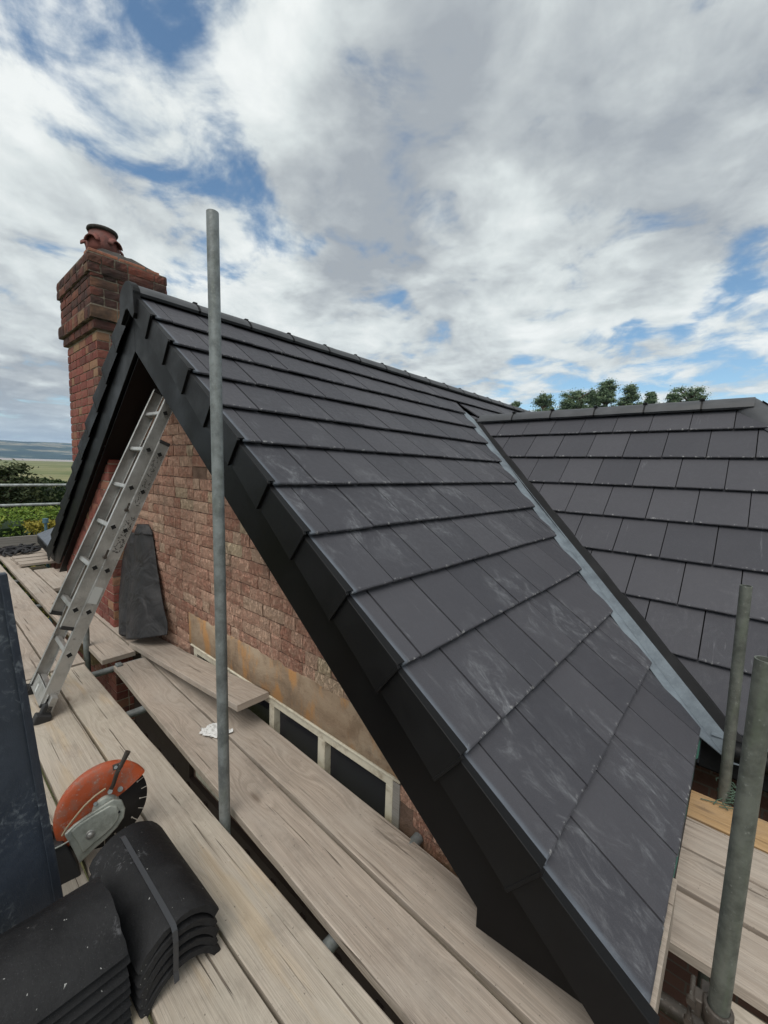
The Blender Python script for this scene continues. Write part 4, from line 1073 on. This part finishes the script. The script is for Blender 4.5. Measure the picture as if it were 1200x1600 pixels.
# ------------------------------------------------------------------ dark blue panel standing at the left
m, t, b = mat('dark_blue_coated_panel', (.030, .040, .058), .48)
o_ = objc(t); s3 = noise_n(t, o_, 3.2, 6, .7, 1.0); fin = noise_n(t, o_, 34, 5, .7, .6); pt = noise_n(t, mapping(t, o_, loc=(2, .3, 1)), 2.3, 2, .5)
mk = mth(t, 'MULTIPLY', mrange(t, pt, .46, .60), mrange(t, fin, .50, .70, 0, .8))
c = mixc(t, mrange(t, s3, .35, .7), (.027, .035, .050), (.040, .050, .070)); c = mixc(t, mk, c, (.16, .18, .20)); t.links.new(c, b.inputs['Base Color']); t.links.new(mrange(t, fin, .3, .7, .40, .58), b.inputs['Roughness'])
bump(t, b, noise_n(t, o_, 260, 2, .5), .0006)
M_PANEL = m
pan = empty('roofing_panel', (-1.66, .1, ZD), 'tall dark blue grey coated panel standing upright at the left edge', 'panel')
def pq(y, z): return Vector((0, y-.1, z-ZD))
ytop, ybot = .185, .285
zt_ = -.349
mb = MB()
mb.prism([pq(ybot, ZD), pq(ytop, zt_), pq(ytop-.42, zt_+.01), pq(ybot-.5, ZD)], (-.022, 0, 0)); o = recalc(mb.build('sheet_face', M_PANEL, bev=.002)); o.parent = pan
mb = MB()
mb.prism([pq(ybot, ZD+.0)+Vector((.001, 0, 0)), pq(ytop, zt_)+Vector((.001, 0, 0)), pq(ytop-.020, zt_)+Vector((.012, 0, 0)), pq(ybot-.026, ZD)+Vector((.012, 0, 0))], (0.004, .001, 0)); o = recalc(mb.build('folded_lip', M_PANEL, bev=.003, seg=2)); o.parent = pan

# ------------------------------------------------------------------ disc cutter
SC = Vector((-1.875, .466, -1.420)); SN = Vector((.97, -.14, .22)).normalized()
E1 = (Vector((0, 0, 1)).cross(SN)).normalized(); E2 = SN.cross(E1).normalized()      # E1 ~ +Y, E2 up
saw = empty('disc_cutter', (SC.x, SC.y, ZD), 'petrol disc cutter with an orange guard standing on the boards', 'disc cutter')
def sp(px, py, off=0.0):
    """place on the cutter's own plane (offset along its axle) of a measured outline point"""
    d = ray(px, py); t_ = ((SC+SN*off).dot(SN))/d.dot(SN); return d*t_ - Vector(saw.location)
org = SC-Vector(saw.location)
m, t, b = mat('orange_painted_guard', (.5, .1, .03), .5); o_ = objc(t)
g_ = noise_n(t, o_, 18, 6, .75); c = mixc(t, mrange(t, g_, .46, .66, 0, .75), (.42, .075, .020), (.27, .14, .10)); c = mixc(t, mrange(t, noise_n(t, o_, 60, 4, .7), .58, .7, 0, .7), c, (.36, .30, .26)); c = mixc(t, mrange(t, noise_n(t, o_, 5, 3, .6), .4, .65, 0, .5), c, (.24, .06, .025)); t.links.new(c, b.inputs['Base Color']); bump(t, b, g_, .002); M_OR = m
m, t, b = mat('cast_belt_guard', (.36, .38, .34), .5, .25); o_ = objc(t); g_ = noise_n(t, o_, 16, 6, .7); c = mixc(t, mrange(t, g_, .40, .70), (.38, .40, .36), (.23, .24, .21)); t.links.new(c, b.inputs['Base Color']); bump(t, b, noise_n(t, o_, 90, 3, .6), .0008); M_CAST = m
m, t, b = mat('blade_steel', (.022, .022, .024), .45, .5); M_BLADE = m
m, t, b = mat('diamond_tooth', (.50, .46, .40), .55, .2); M_TOOTH = m
R_B = .153
# blade with slots and bright teeth
mb = MB(); mb.lathe([(0, -.0015), (R_B, -.0015), (R_B, .0015), (0, .0015)], org, SN, 96); bl = mb.build('blade', M_BLADE, saw)
mb = MB()
q_ = E1; w_ = SN.cross(E1)
for i in range(22):
    a = 2*PI*i/22+.07; rd = q_*math.cos(a)+w_*math.sin(a); tg = SN.cross(rd)
    mb.obox(org+rd*(R_B-.010), rd*.012, tg*.0013, SN*.0022)
    if i % 2: mb.obox(org+rd*(R_B-.026), rd*.003, tg*.003, SN*.0022)
o = mb.build('blade_slots', M_TOOTH); o.parent = bl
# guard: shell over the upper-left of the disc, following its measured outline
R_G = .168
a_from, a_to = math.radians(28), math.radians(213)
def rim_pt(a, r_, n_): return org+(E1*math.cos(a)+E2*math.sin(a))*r_+SN*n_
n = 40
mb = MB(); vs = []; fs = []
prof = [(.045, .016), (.085, .026), (.135, .026), (.160, .020), (R_G, .008), (R_G+.001, -.010), (.160, -.022), (.06, -.024)]
K = len(prof)
for i in range(n+1):
    a = a_from+(a_to-a_from)*i/n
    for r_, h_ in prof:
        r2 = r_
        vs.append(rim_pt(a, r2, h_))
for i in range(n):
    for k in range(K-1): fs.append((i*K+k, (i+1)*K+k, (i+1)*K+k+1, i*K+k+1))
mb.add(vs, fs, smooth=True)
mb.add([vs[k] for k in range(K)], [tuple(range(K))]); mb.add([vs[n*K+k] for k in range(K)], [tuple(range(K))[::-1]])
gd = recalc(mb.build('guard', M_OR, saw))
# hub cover plate
mb = MB(); mb.lathe([(0, .030), (.038, .030), (.046, .024), (.050, .008)], org, SN, 30); mb.build('hub_cover', M_CAST, saw)
# belt guard arm: outline measured on the saw plane, raised in two steps
def outline(pts, off): return [sp(x_, y_, off) for x_, y_ in pts]
arm = [(100, 1302), (115, 1287), (136, 1272), (158, 1258), (177, 1246), (190, 1248), (195, 1261), (193, 1275), (183, 1290), (167, 1307), (147, 1324), (124, 1347), (113, 1324), (105, 1311)]
mb = MB(); mb.prism(outline(arm, .030), SN*.016); ao = recalc(mb.build('belt_guard', M_CAST, saw, bev=.006, seg=3))
cen = Vector((152, 1288, 0))
inn = [(cen.x+(x_-cen.x)*.80, cen.y+(y_-cen.y)*.74) for x_, y_ in arm]
mb = MB(); mb.prism(outline(inn, .044), SN*.010); o = recalc(mb.build('raised_panel', M_CAST, bev=.005, seg=3)); o.parent = ao
c0 = sp(141, 1304, .055); mb = MB(); mb.lathe([(0, .010), (.007, .010), (.010, .006), (.011, 0)], c0, SN, 18); mb.lathe([(.011, .001), (.015, .003), (.015, -.004)], c0, SN, 18); o = mb.build('belt_nut', M_ALU); o.parent = ao
c0 = sp(186, 1268, .050); mb = MB(); mb.tube(c0, c0+SN*.006, .004, 10); o = mb.build('screw', M_BLADE); o.parent = ao
# engine block behind, dark
m, t, b = mat('black_casing', (.028, .028, .029), .55); bump(t, b, noise_n(t, objc(t), 90, 4, .6), .001); M_CASE = m
eng = [(84, 1308), (97, 1303), (108, 1316), (118, 1335), (123, 1348), (130, 1368), (116, 1378), (97, 1392), (72, 1400), (60, 1330)]
mb = MB(); mb.prism(outline(eng, -.03), SN*.075); recalc(mb.build('engine_casing', M_CASE, saw, bev=.008, seg=3))
mb = MB(); mb.obox(sp(60, 1350, -.06), E1*.11, E2*.085, SN*.06); mb.obox(sp(20, 1330, -.04), E1*.12, E2*.03, SN*.04); recalc(mb.build('engine_body', M_CASE, saw, bev=.015, seg=3))
mb = MB(); mb.path([sp(84, 1327, .048), sp(96, 1321, .050), sp(108, 1314, .050)], .003, 8); o = mb.build('casing_trim', M_CAST, saw)
# guard handle lever, hose and its union
mb = MB(); mb.path([sp(172, 1236, .035), sp(177, 1226, .055), sp(183, 1207, .070), sp(192, 1190, .080), sp(200, 1174, .085)], [.008, .008, .0085, .009, .011], 12)
mb.obox(sp(184, 1197, .060), E1*.017, E2*.009, SN*.008)
mb.build('guard_handle', M_DARKST, saw)
mb = MB(); mb.tube(sp(181, 1199, .066), sp(181, 1199, .080), .007, 6); mb.tube(sp(172, 1237, .026), sp(172, 1237, .052), .009, 10); mb.tube(sp(188, 1233, .024), sp(188, 1233, .034), .010, 12); mb.tube(sp(149, 1256, .024), sp(149, 1256, .034), .007, 10)
mb.build('guard_bolts', M_GALV, saw)
m, t, b = mat('dusty_hose', (.36, .29, .19), .7); M_HOSE = m
mb = MB(); mb.path([sp(97, 1306, .055), sp(104, 1294, .060), sp(118, 1276, .062), sp(132, 1259, .060), sp(148, 1244, .056), sp(165, 1232, .050)], .0036, 8); mb.build('water_hose', M_HOSE, saw)

# ------------------------------------------------------------------ black netting and small things at the far end
m, t, b = mat('black_netting', (.014, .013, .015), .8); bump(t, b, noise_n(t, objc(t), 60, 4, .6), .006)
mb = MB()
for k in range(34):
    a = random.uniform(0, 6.28); c0 = Vector((random.uniform(-.12, .14), random.uniform(-.17, .17), .03)); pts = []
    for i in range(9):
        a += random.uniform(-.7, .7); c0 = c0+Vector((math.cos(a), math.sin(a), 0))*.045; c0.z = max(.015, .05+.06*noise.noise(c0*6+Vector((k, 0, 0)))); pts.append(c0.copy())
    mb.path(pts, [.008]+[.015+.009*random.random() for _ in range(7)]+[.008], 6)
nc = on(33, 862, 2, ZD)
o = mb.build('netting', m, loc=(nc.x, nc.y, ZD)); tag(o, 'heap of black netting dumped at the far end of the deck', 'netting')
# blue standard with a yellow tag
m, t, b = mat('blue_painted_steel', (.06, .13, .17), .5); M_BLUE = m
q = empty('blue_standard', (-9.55, 1.63, -4.5), 'blue painted upright with a yellow tag by the small grey roof', 'scaffold pole')
mb = MB(); mb.tube((0, 0, 0), (0, 0, 3.40), .022, 16); mb.tube((0, 0, 3.33), (0, 0, 3.41), .045, 16); mb.tube((0, 0, 2.92), (0, 0, 2.94), .05, 16); mb.build('upright', M_BLUE, q)
m, t, b = mat('yellow_tag', (.62, .50, .05), .5)
mb = MB(); mb.obox((.03, -.03, 3.02), (.012, 0, 0), (0, .03, 0), (0, 0, .075)); mb.build('tag', m, q, bev=.008)
# the small low roof behind the left verge
lr = empty('lean_to', (-7.6, 2.2, -4.6), 'small low grey tiled roof with a black edge beyond the left verge', 'outbuilding')
def lq(p): return Vector(p)-Vector(lr.location)
pA = on(58, 836, 0, -8.6); pB = on(84, 864, 0, -7.35)
mb = MB(); up_ = Vector((0, 0, 1))
a, b2 = pA, pB; c_ = pB+Vector((-.1, 1.6, .78)); d_ = pA+Vector((.5, 1.6, .86))
a, b2, c_, d_ = [lq(v) for v in (a, b2, c_, d_)]
for i in range(6):
    t0, t1 = i/6, (i+1)/6+.004
    A_, B_ = a.lerp(d_, t0), b2.lerp(c_, t0); C2, D2 = b2.lerp(c_, t1), a.lerp(d_, t1)
    mb.prism([A_+up_*.018, B_+up_*.018, C2, D2], up_*-.014)
recalc(mb.build('roof_tiles', M_TILE, lr))
mb = MB(); mb.prism([a+up_*-.02, b2+up_*-.02, c_+up_*-.04, d_+up_*-.04], up_*-.10); recalc(mb.build('fascia', M_UPVC, lr))
mb = MB(); aa, bb, cc, dd = [Vector((v.x, v.y+.15, 0)) for v in (a, b2, c_, d_)]; mb.prism([aa, bb, cc, dd], (0, 0, a.z-.16)); recalc(mb.build('wall', M_PIERB, lr))

# ------------------------------------------------------------------ ground, marsh, water, hills
def flat(name, x0, x1, y0, y1, z, mt, nx=1, ny=1, amp=0, sc=1.0):
    mb = MB(); vs = []; fs = []
    for j in range(ny+1):
        for i in range(nx+1):
            x = x0+(x1-x0)*i/nx; y = y0+(y1-y0)*j/ny; vs.append((x, y, z+(amp*noise.fractal(Vector((x*sc, y*sc, 0)), 1, 2, 4) if amp else 0)))
    for j in range(ny):
        for i in range(nx): fs.append((j*(nx+1)+i, j*(nx+1)+i+1, (j+1)*(nx+1)+i+1, (j+1)*(nx+1)+i))
    mb.add(vs, fs, smooth=True); return tag(mb.build(name, mt), kind='structure')
def grass_mat(name, cols, s1, s2, bmp=.05):
    m, t, b = mat(name, rough=.95, spec=.1); o_ = objc(t)
    n1 = noise_n(t, o_, s1, 6, .65); n2 = noise_n(t, o_, s2, 5, .7)
    c = ramp(t, mth(t, 'ADD', mth(t, 'MULTIPLY', n1, .65), mth(t, 'MULTIPLY', n2, .35)), cols); t.links.new(c, b.inputs['Base Color']); bump(t, b, n2, bmp); return m
M_GR = grass_mat('garden_ground', [(.3, (.06, .075, .03)), (.55, (.10, .10, .05)), (.75, (.14, .11, .07))], .6, 12)
flat('ground', -60, 400, -200, 400, -4.6, M_GR)
m = grass_mat('salt_marsh_grass', [(.34, (.085, .11, .045)), (.50, (.15, .165, .075)), (.62, (.26, .23, .13))], .010, .09, .2)
flat('marsh', -1500, -58, -1200, 1600, -8.0, m)
m = grass_mat('estuary_sand', [(.35, (.30, .27, .25)), (.6, (.36, .33, .31)), (.75, (.28, .30, .33))], .0012, .006, .0)
flat('estuary', -9000, -900, -6000, 9000, -8.6, m)
# hills across the water
mb = MB(); vs = []; fs = []; nx, ny = 90, 26
for j in range(ny+1):
    for i in range(nx+1):
        ang = math.radians(120+120*i/nx); dist = 5200+2600*(j/ny)
        x = math.cos(ang)*dist; y = math.sin(ang)*dist
        prof_ = math.sin(min(1, j/ny*1.25)*PI/2)
        h = prof_*(205+46*noise.fractal(Vector((i*.11, j*.12, 3)), 1, 2, 4)+22*noise.noise(Vector((i*.03, 0, 9))))
        vs.append((x, y, -8.7+max(0, h)))
for j in range(ny):
    for i in range(nx): fs.append((j*(nx+1)+i+1, j*(nx+1)+i, (j+1)*(nx+1)+i, (j+1)*(nx+1)+i+1))
mb.add(vs, fs, smooth=True)
m, t, b = mat('distant_hillside', rough=1, spec=0); o_ = objc(t)
v_ = t.nodes.new('ShaderNodeTexVoronoi'); t.links.new(mapping(t, o_, scale=(.004, .004, .03)), v_.inputs['Vector']); v_.inputs['Scale'].default_value = 1
n1 = noise_n(t, mapping(t, o_, scale=(.0012, .0012, .012)), 1.5, 6, .65)
c = ramp(t, n1, [(.35, (.015, .03, .03)), (.48, (.04, .065, .045)), (.55, (.30, .26, .18)), (.60, (.03, .05, .04)), (.70, (.20, .20, .12)), (.8, (.03, .05, .04))])
c = mixc(t, mrange(t, v_.outputs['Distance'], .1, .5, .22, 0), c, (.20, .20, .18)); t.links.new(c, b.inputs['Base Color'])
tag(mb.build('hills', m), kind='structure')
# air over the estuary
hb = MB(); hb.box(-9500, 500, -7000, 9500, -9.8, 340)
hz = hb.build('haze', bpy.data.materials.new('estuary_haze')); tag(hz, kind='stuff')
m = hz.data.materials[0]; m.use_nodes = True; t = m.node_tree; t.nodes.remove(t.nodes['Principled BSDF'])
pv = t.nodes.new('ShaderNodeVolumePrincipled'); pv.inputs['Color'].default_value = (.50, .70, .98, 1); pv.inputs['Density'].default_value = .00008
t.links.new(pv.outputs[0], t.nodes['Material Output'].inputs['Volume'])

# ------------------------------------------------------------------ foliage
def leaf_mat(name, a, b_, c_):
    m, t, b = mat(name, rough=.75, spec=.25); r_ = attr(t); o_ = objc(t)
    c = ramp(t, mth(t, 'ADD', mth(t, 'MULTIPLY', r_, .7), mth(t, 'MULTIPLY', noise_n(t, o_, 1.4, 3, .6), .3)), [(.15, a), (.5, b_), (.85, c_)])
    t.links.new(c, b.inputs['Base Color']); return m
M_LB = leaf_mat('bright_hedge_leaves', (.045, .085, .012), (.12, .19, .025), (.23, .25, .045))
M_LY = leaf_mat('yellow_hedge_leaves', (.12, .12, .015), (.24, .20, .03), (.32, .26, .05))
M_LD = leaf_mat('dark_tree_leaves', (.016, .032, .010), (.035, .062, .018), (.065, .095, .030))
M_LO = leaf_mat('olive_bush_leaves', (.022, .032, .013), (.045, .060, .024), (.075, .085, .035))
M_PINE = leaf_mat('pine_needles', (.07, .11, .07), (.13, .19, .11), (.21, .27, .15))
m, t, b = mat('bark', (.10, .07, .05), .9); bump(t, b, noise_n(t, objc(t), 12, 4, .6), .03); M_BARK = m
def leaf(mb, p, s, r, flatn=None):
    n = Vector((random.gauss(0, 1), random.gauss(0, 1), random.gauss(.5, 1))).normalized(); q = n.orthogonal().normalized(); a = random.uniform(0, PI); w = n.cross(q)
    u = (q*math.cos(a)+w*math.sin(a))*s; v = (w*math.cos(a)-q*math.sin(a))*s*.5
    mb.add([p-u, p+v*.9-u*.1, p+u, p-v*.9+u*.05], [(0, 1, 2, 3)], r)
def hedge(name, x0, x1, y0, y1, zt, zb, mt, count, size, label, cat='hedge', bumps=.15, blk=True):
    e_ = empty(name, ((x0+x1)/2, (y0+y1)/2, zb), label, cat); o0 = Vector(e_.location); mb = MB()
    for i in range(count):
        x = random.uniform(x0, x1); y = random.uniform(y0, y1)
        top = zt+bumps*noise.fractal(Vector((x*.8, y*.8, 2)), 1, 2, 3)
        if random.random() < .5: z = top-abs(random.gauss(0, .10))
        else:
            z = random.uniform(zb, top)
            x = x1-abs(random.gauss(0, .12)) if random.random() < .85 else x0
        cl = noise.noise(Vector((x*1.7, y*1.7, z*1.7)))
        leaf(mb, Vector((x, y, z))-o0, size*random.uniform(.6, 1.3), min(1, max(0, .5+.55*cl+random.uniform(-.25, .25))))
    mb.build('foliage', mt, e_)
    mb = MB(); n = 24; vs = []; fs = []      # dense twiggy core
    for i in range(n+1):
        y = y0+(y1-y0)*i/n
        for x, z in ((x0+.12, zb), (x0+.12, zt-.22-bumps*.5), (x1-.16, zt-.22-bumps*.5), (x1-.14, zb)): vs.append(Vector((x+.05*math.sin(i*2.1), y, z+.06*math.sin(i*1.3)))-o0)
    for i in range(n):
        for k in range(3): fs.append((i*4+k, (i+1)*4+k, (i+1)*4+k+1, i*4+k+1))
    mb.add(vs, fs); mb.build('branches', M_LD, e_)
hedge('garden_hedge', -17.5, -14.6, -3, 5.2, -1.58, -4.6, M_LB, 13000, .055, 'bright green clipped hedge just beyond the deck end', bumps=.12)
hedge('golden_shrub', -14.3, -13.3, 1.95, 2.95, -1.66, -4.6, M_LY, 1800, .05, 'golden yellow patch of shrub in front of the bright hedge', 'shrub', bumps=.10)
hedge('tree_belt', -34, -30, -8, 10, -1.45, -5.5, M_LD, 17000, .13, 'dark belt of trees behind the bright hedge', 'tree belt', bumps=.35)
hedge('reed_bed', -64, -57, -12, 22, -3.2, -6.5, M_LY, 5000, .16, 'pale yellow reed strip between the trees and the marsh', 'reeds', bumps=.3)
def tree(name, base, trunk_h, clumps, mt, leafs, size, label, cat, grp=None, spread=.45):
    e_ = empty(name, base, label, cat, grp); mb = MB()
    mb.path([(0, 0, 0), (.1*trunk_h*.1, .05, trunk_h*.4), (.05, .1, trunk_h*.8), (0, 0, trunk_h)], [trunk_h*.028, trunk_h*.022, trunk_h*.014, trunk_h*.006], 8)
    for c, r in clumps:
        c = Vector(c); z0 = min(trunk_h*.95, max(trunk_h*.25, c.z-r*1.2)); mb.path([(0, 0, z0), (c.x*.5, c.y*.5, (z0+c.z)/2+.1*r), c], [trunk_h*.010, trunk_h*.007, trunk_h*.003], 5)
    mb.build('trunk', M_BARK, e_); mb = MB()
    for c, r in clumps:
        c = Vector(c)
        for i in range(leafs):
            d = Vector((random.gauss(0, 1), random.gauss(0, 1), random.gauss(0, .8))).normalized(); q = c+Vector((d.x, d.y, d.z*.7))*r*min(1.9, abs(random.gauss(0, .72)))*(1+.5*noise.noise(d*2+c))
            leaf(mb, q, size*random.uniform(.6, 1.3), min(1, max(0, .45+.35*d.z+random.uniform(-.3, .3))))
    mb.build('crown', mt, e_)
# bush at the left
random.seed(9)
cl = [((random.uniform(-1, 1)*1.0, random.uniform(-1.7, 1.7), 3.1+random.uniform(-.9, .6)), random.uniform(.7, 1.1)) for _ in range(15)]
cl += [((0, y_, 4.0+.35*math.sin(y_*3)-abs(y_)*.35), .45) for y_ in (-1.2, -.6, 0, .6, 1.2)]
tree('bush', (-29, 3.35, -4.75), 4.0, cl, M_LO, 420, .11, 'round olive green bush standing above the upper guard rail', 'bush')
# pines beyond the main roof
pines = [('scraggy dark pine, leftmost of the row behind the ridge, in two tufts', 850, 611, 46, 1), ('low spreading pine second from the left behind the ridge', 905, 606, 50, 0), ('tallest dense pine in the middle of the row', 950, 592, 40, 2), ('airy pine right of the tallest one', 987, 599, 38, 1), ('short pine tip barely above the ridge', 1020, 611, 26, 1), ('flat topped pine, rightmost of the row', 1080, 602, 52, 0), ('pale round pine between the short tip and the flat topped one', 1052, 614, 30, 1), ('small pine filling the gap beside the tallest one', 928, 612, 26, 1), ('tiny far pine top left of the scraggy one', 806, 626, 18, 1)]
for lb, px, py, wpx, kind in pines:
    dist = 92 if wpx > 20 else 120
    d = ray(px, py); p = d*dist; sc = dist/FPX; r0 = wpx*sc/2
    base = (p.x, p.y, -7.0); H = p.z+7.0
    cl = []
    for i in range(46 if wpx > 20 else 16):
        lvl = random.random(); w = (1.0 if kind == 0 else (.35+.75*lvl if kind == 2 else .45+.6*lvl))
        a = random.uniform(0, 6.28); rr = r0*w*math.sqrt(random.random())
        cl.append(((math.cos(a)*rr, math.sin(a)*rr, H-r0*.28-lvl*(r0*(1.5 if kind == 0 else 2.6))), r0*random.uniform(.20, .36)))
    cl.append(((0, 0, H-r0*.28), r0*.28))
    tree('pine_tree', base, H*.96, cl, M_PINE, 300, .19, lb, 'pine tree', 'pine trees beyond the main roof')
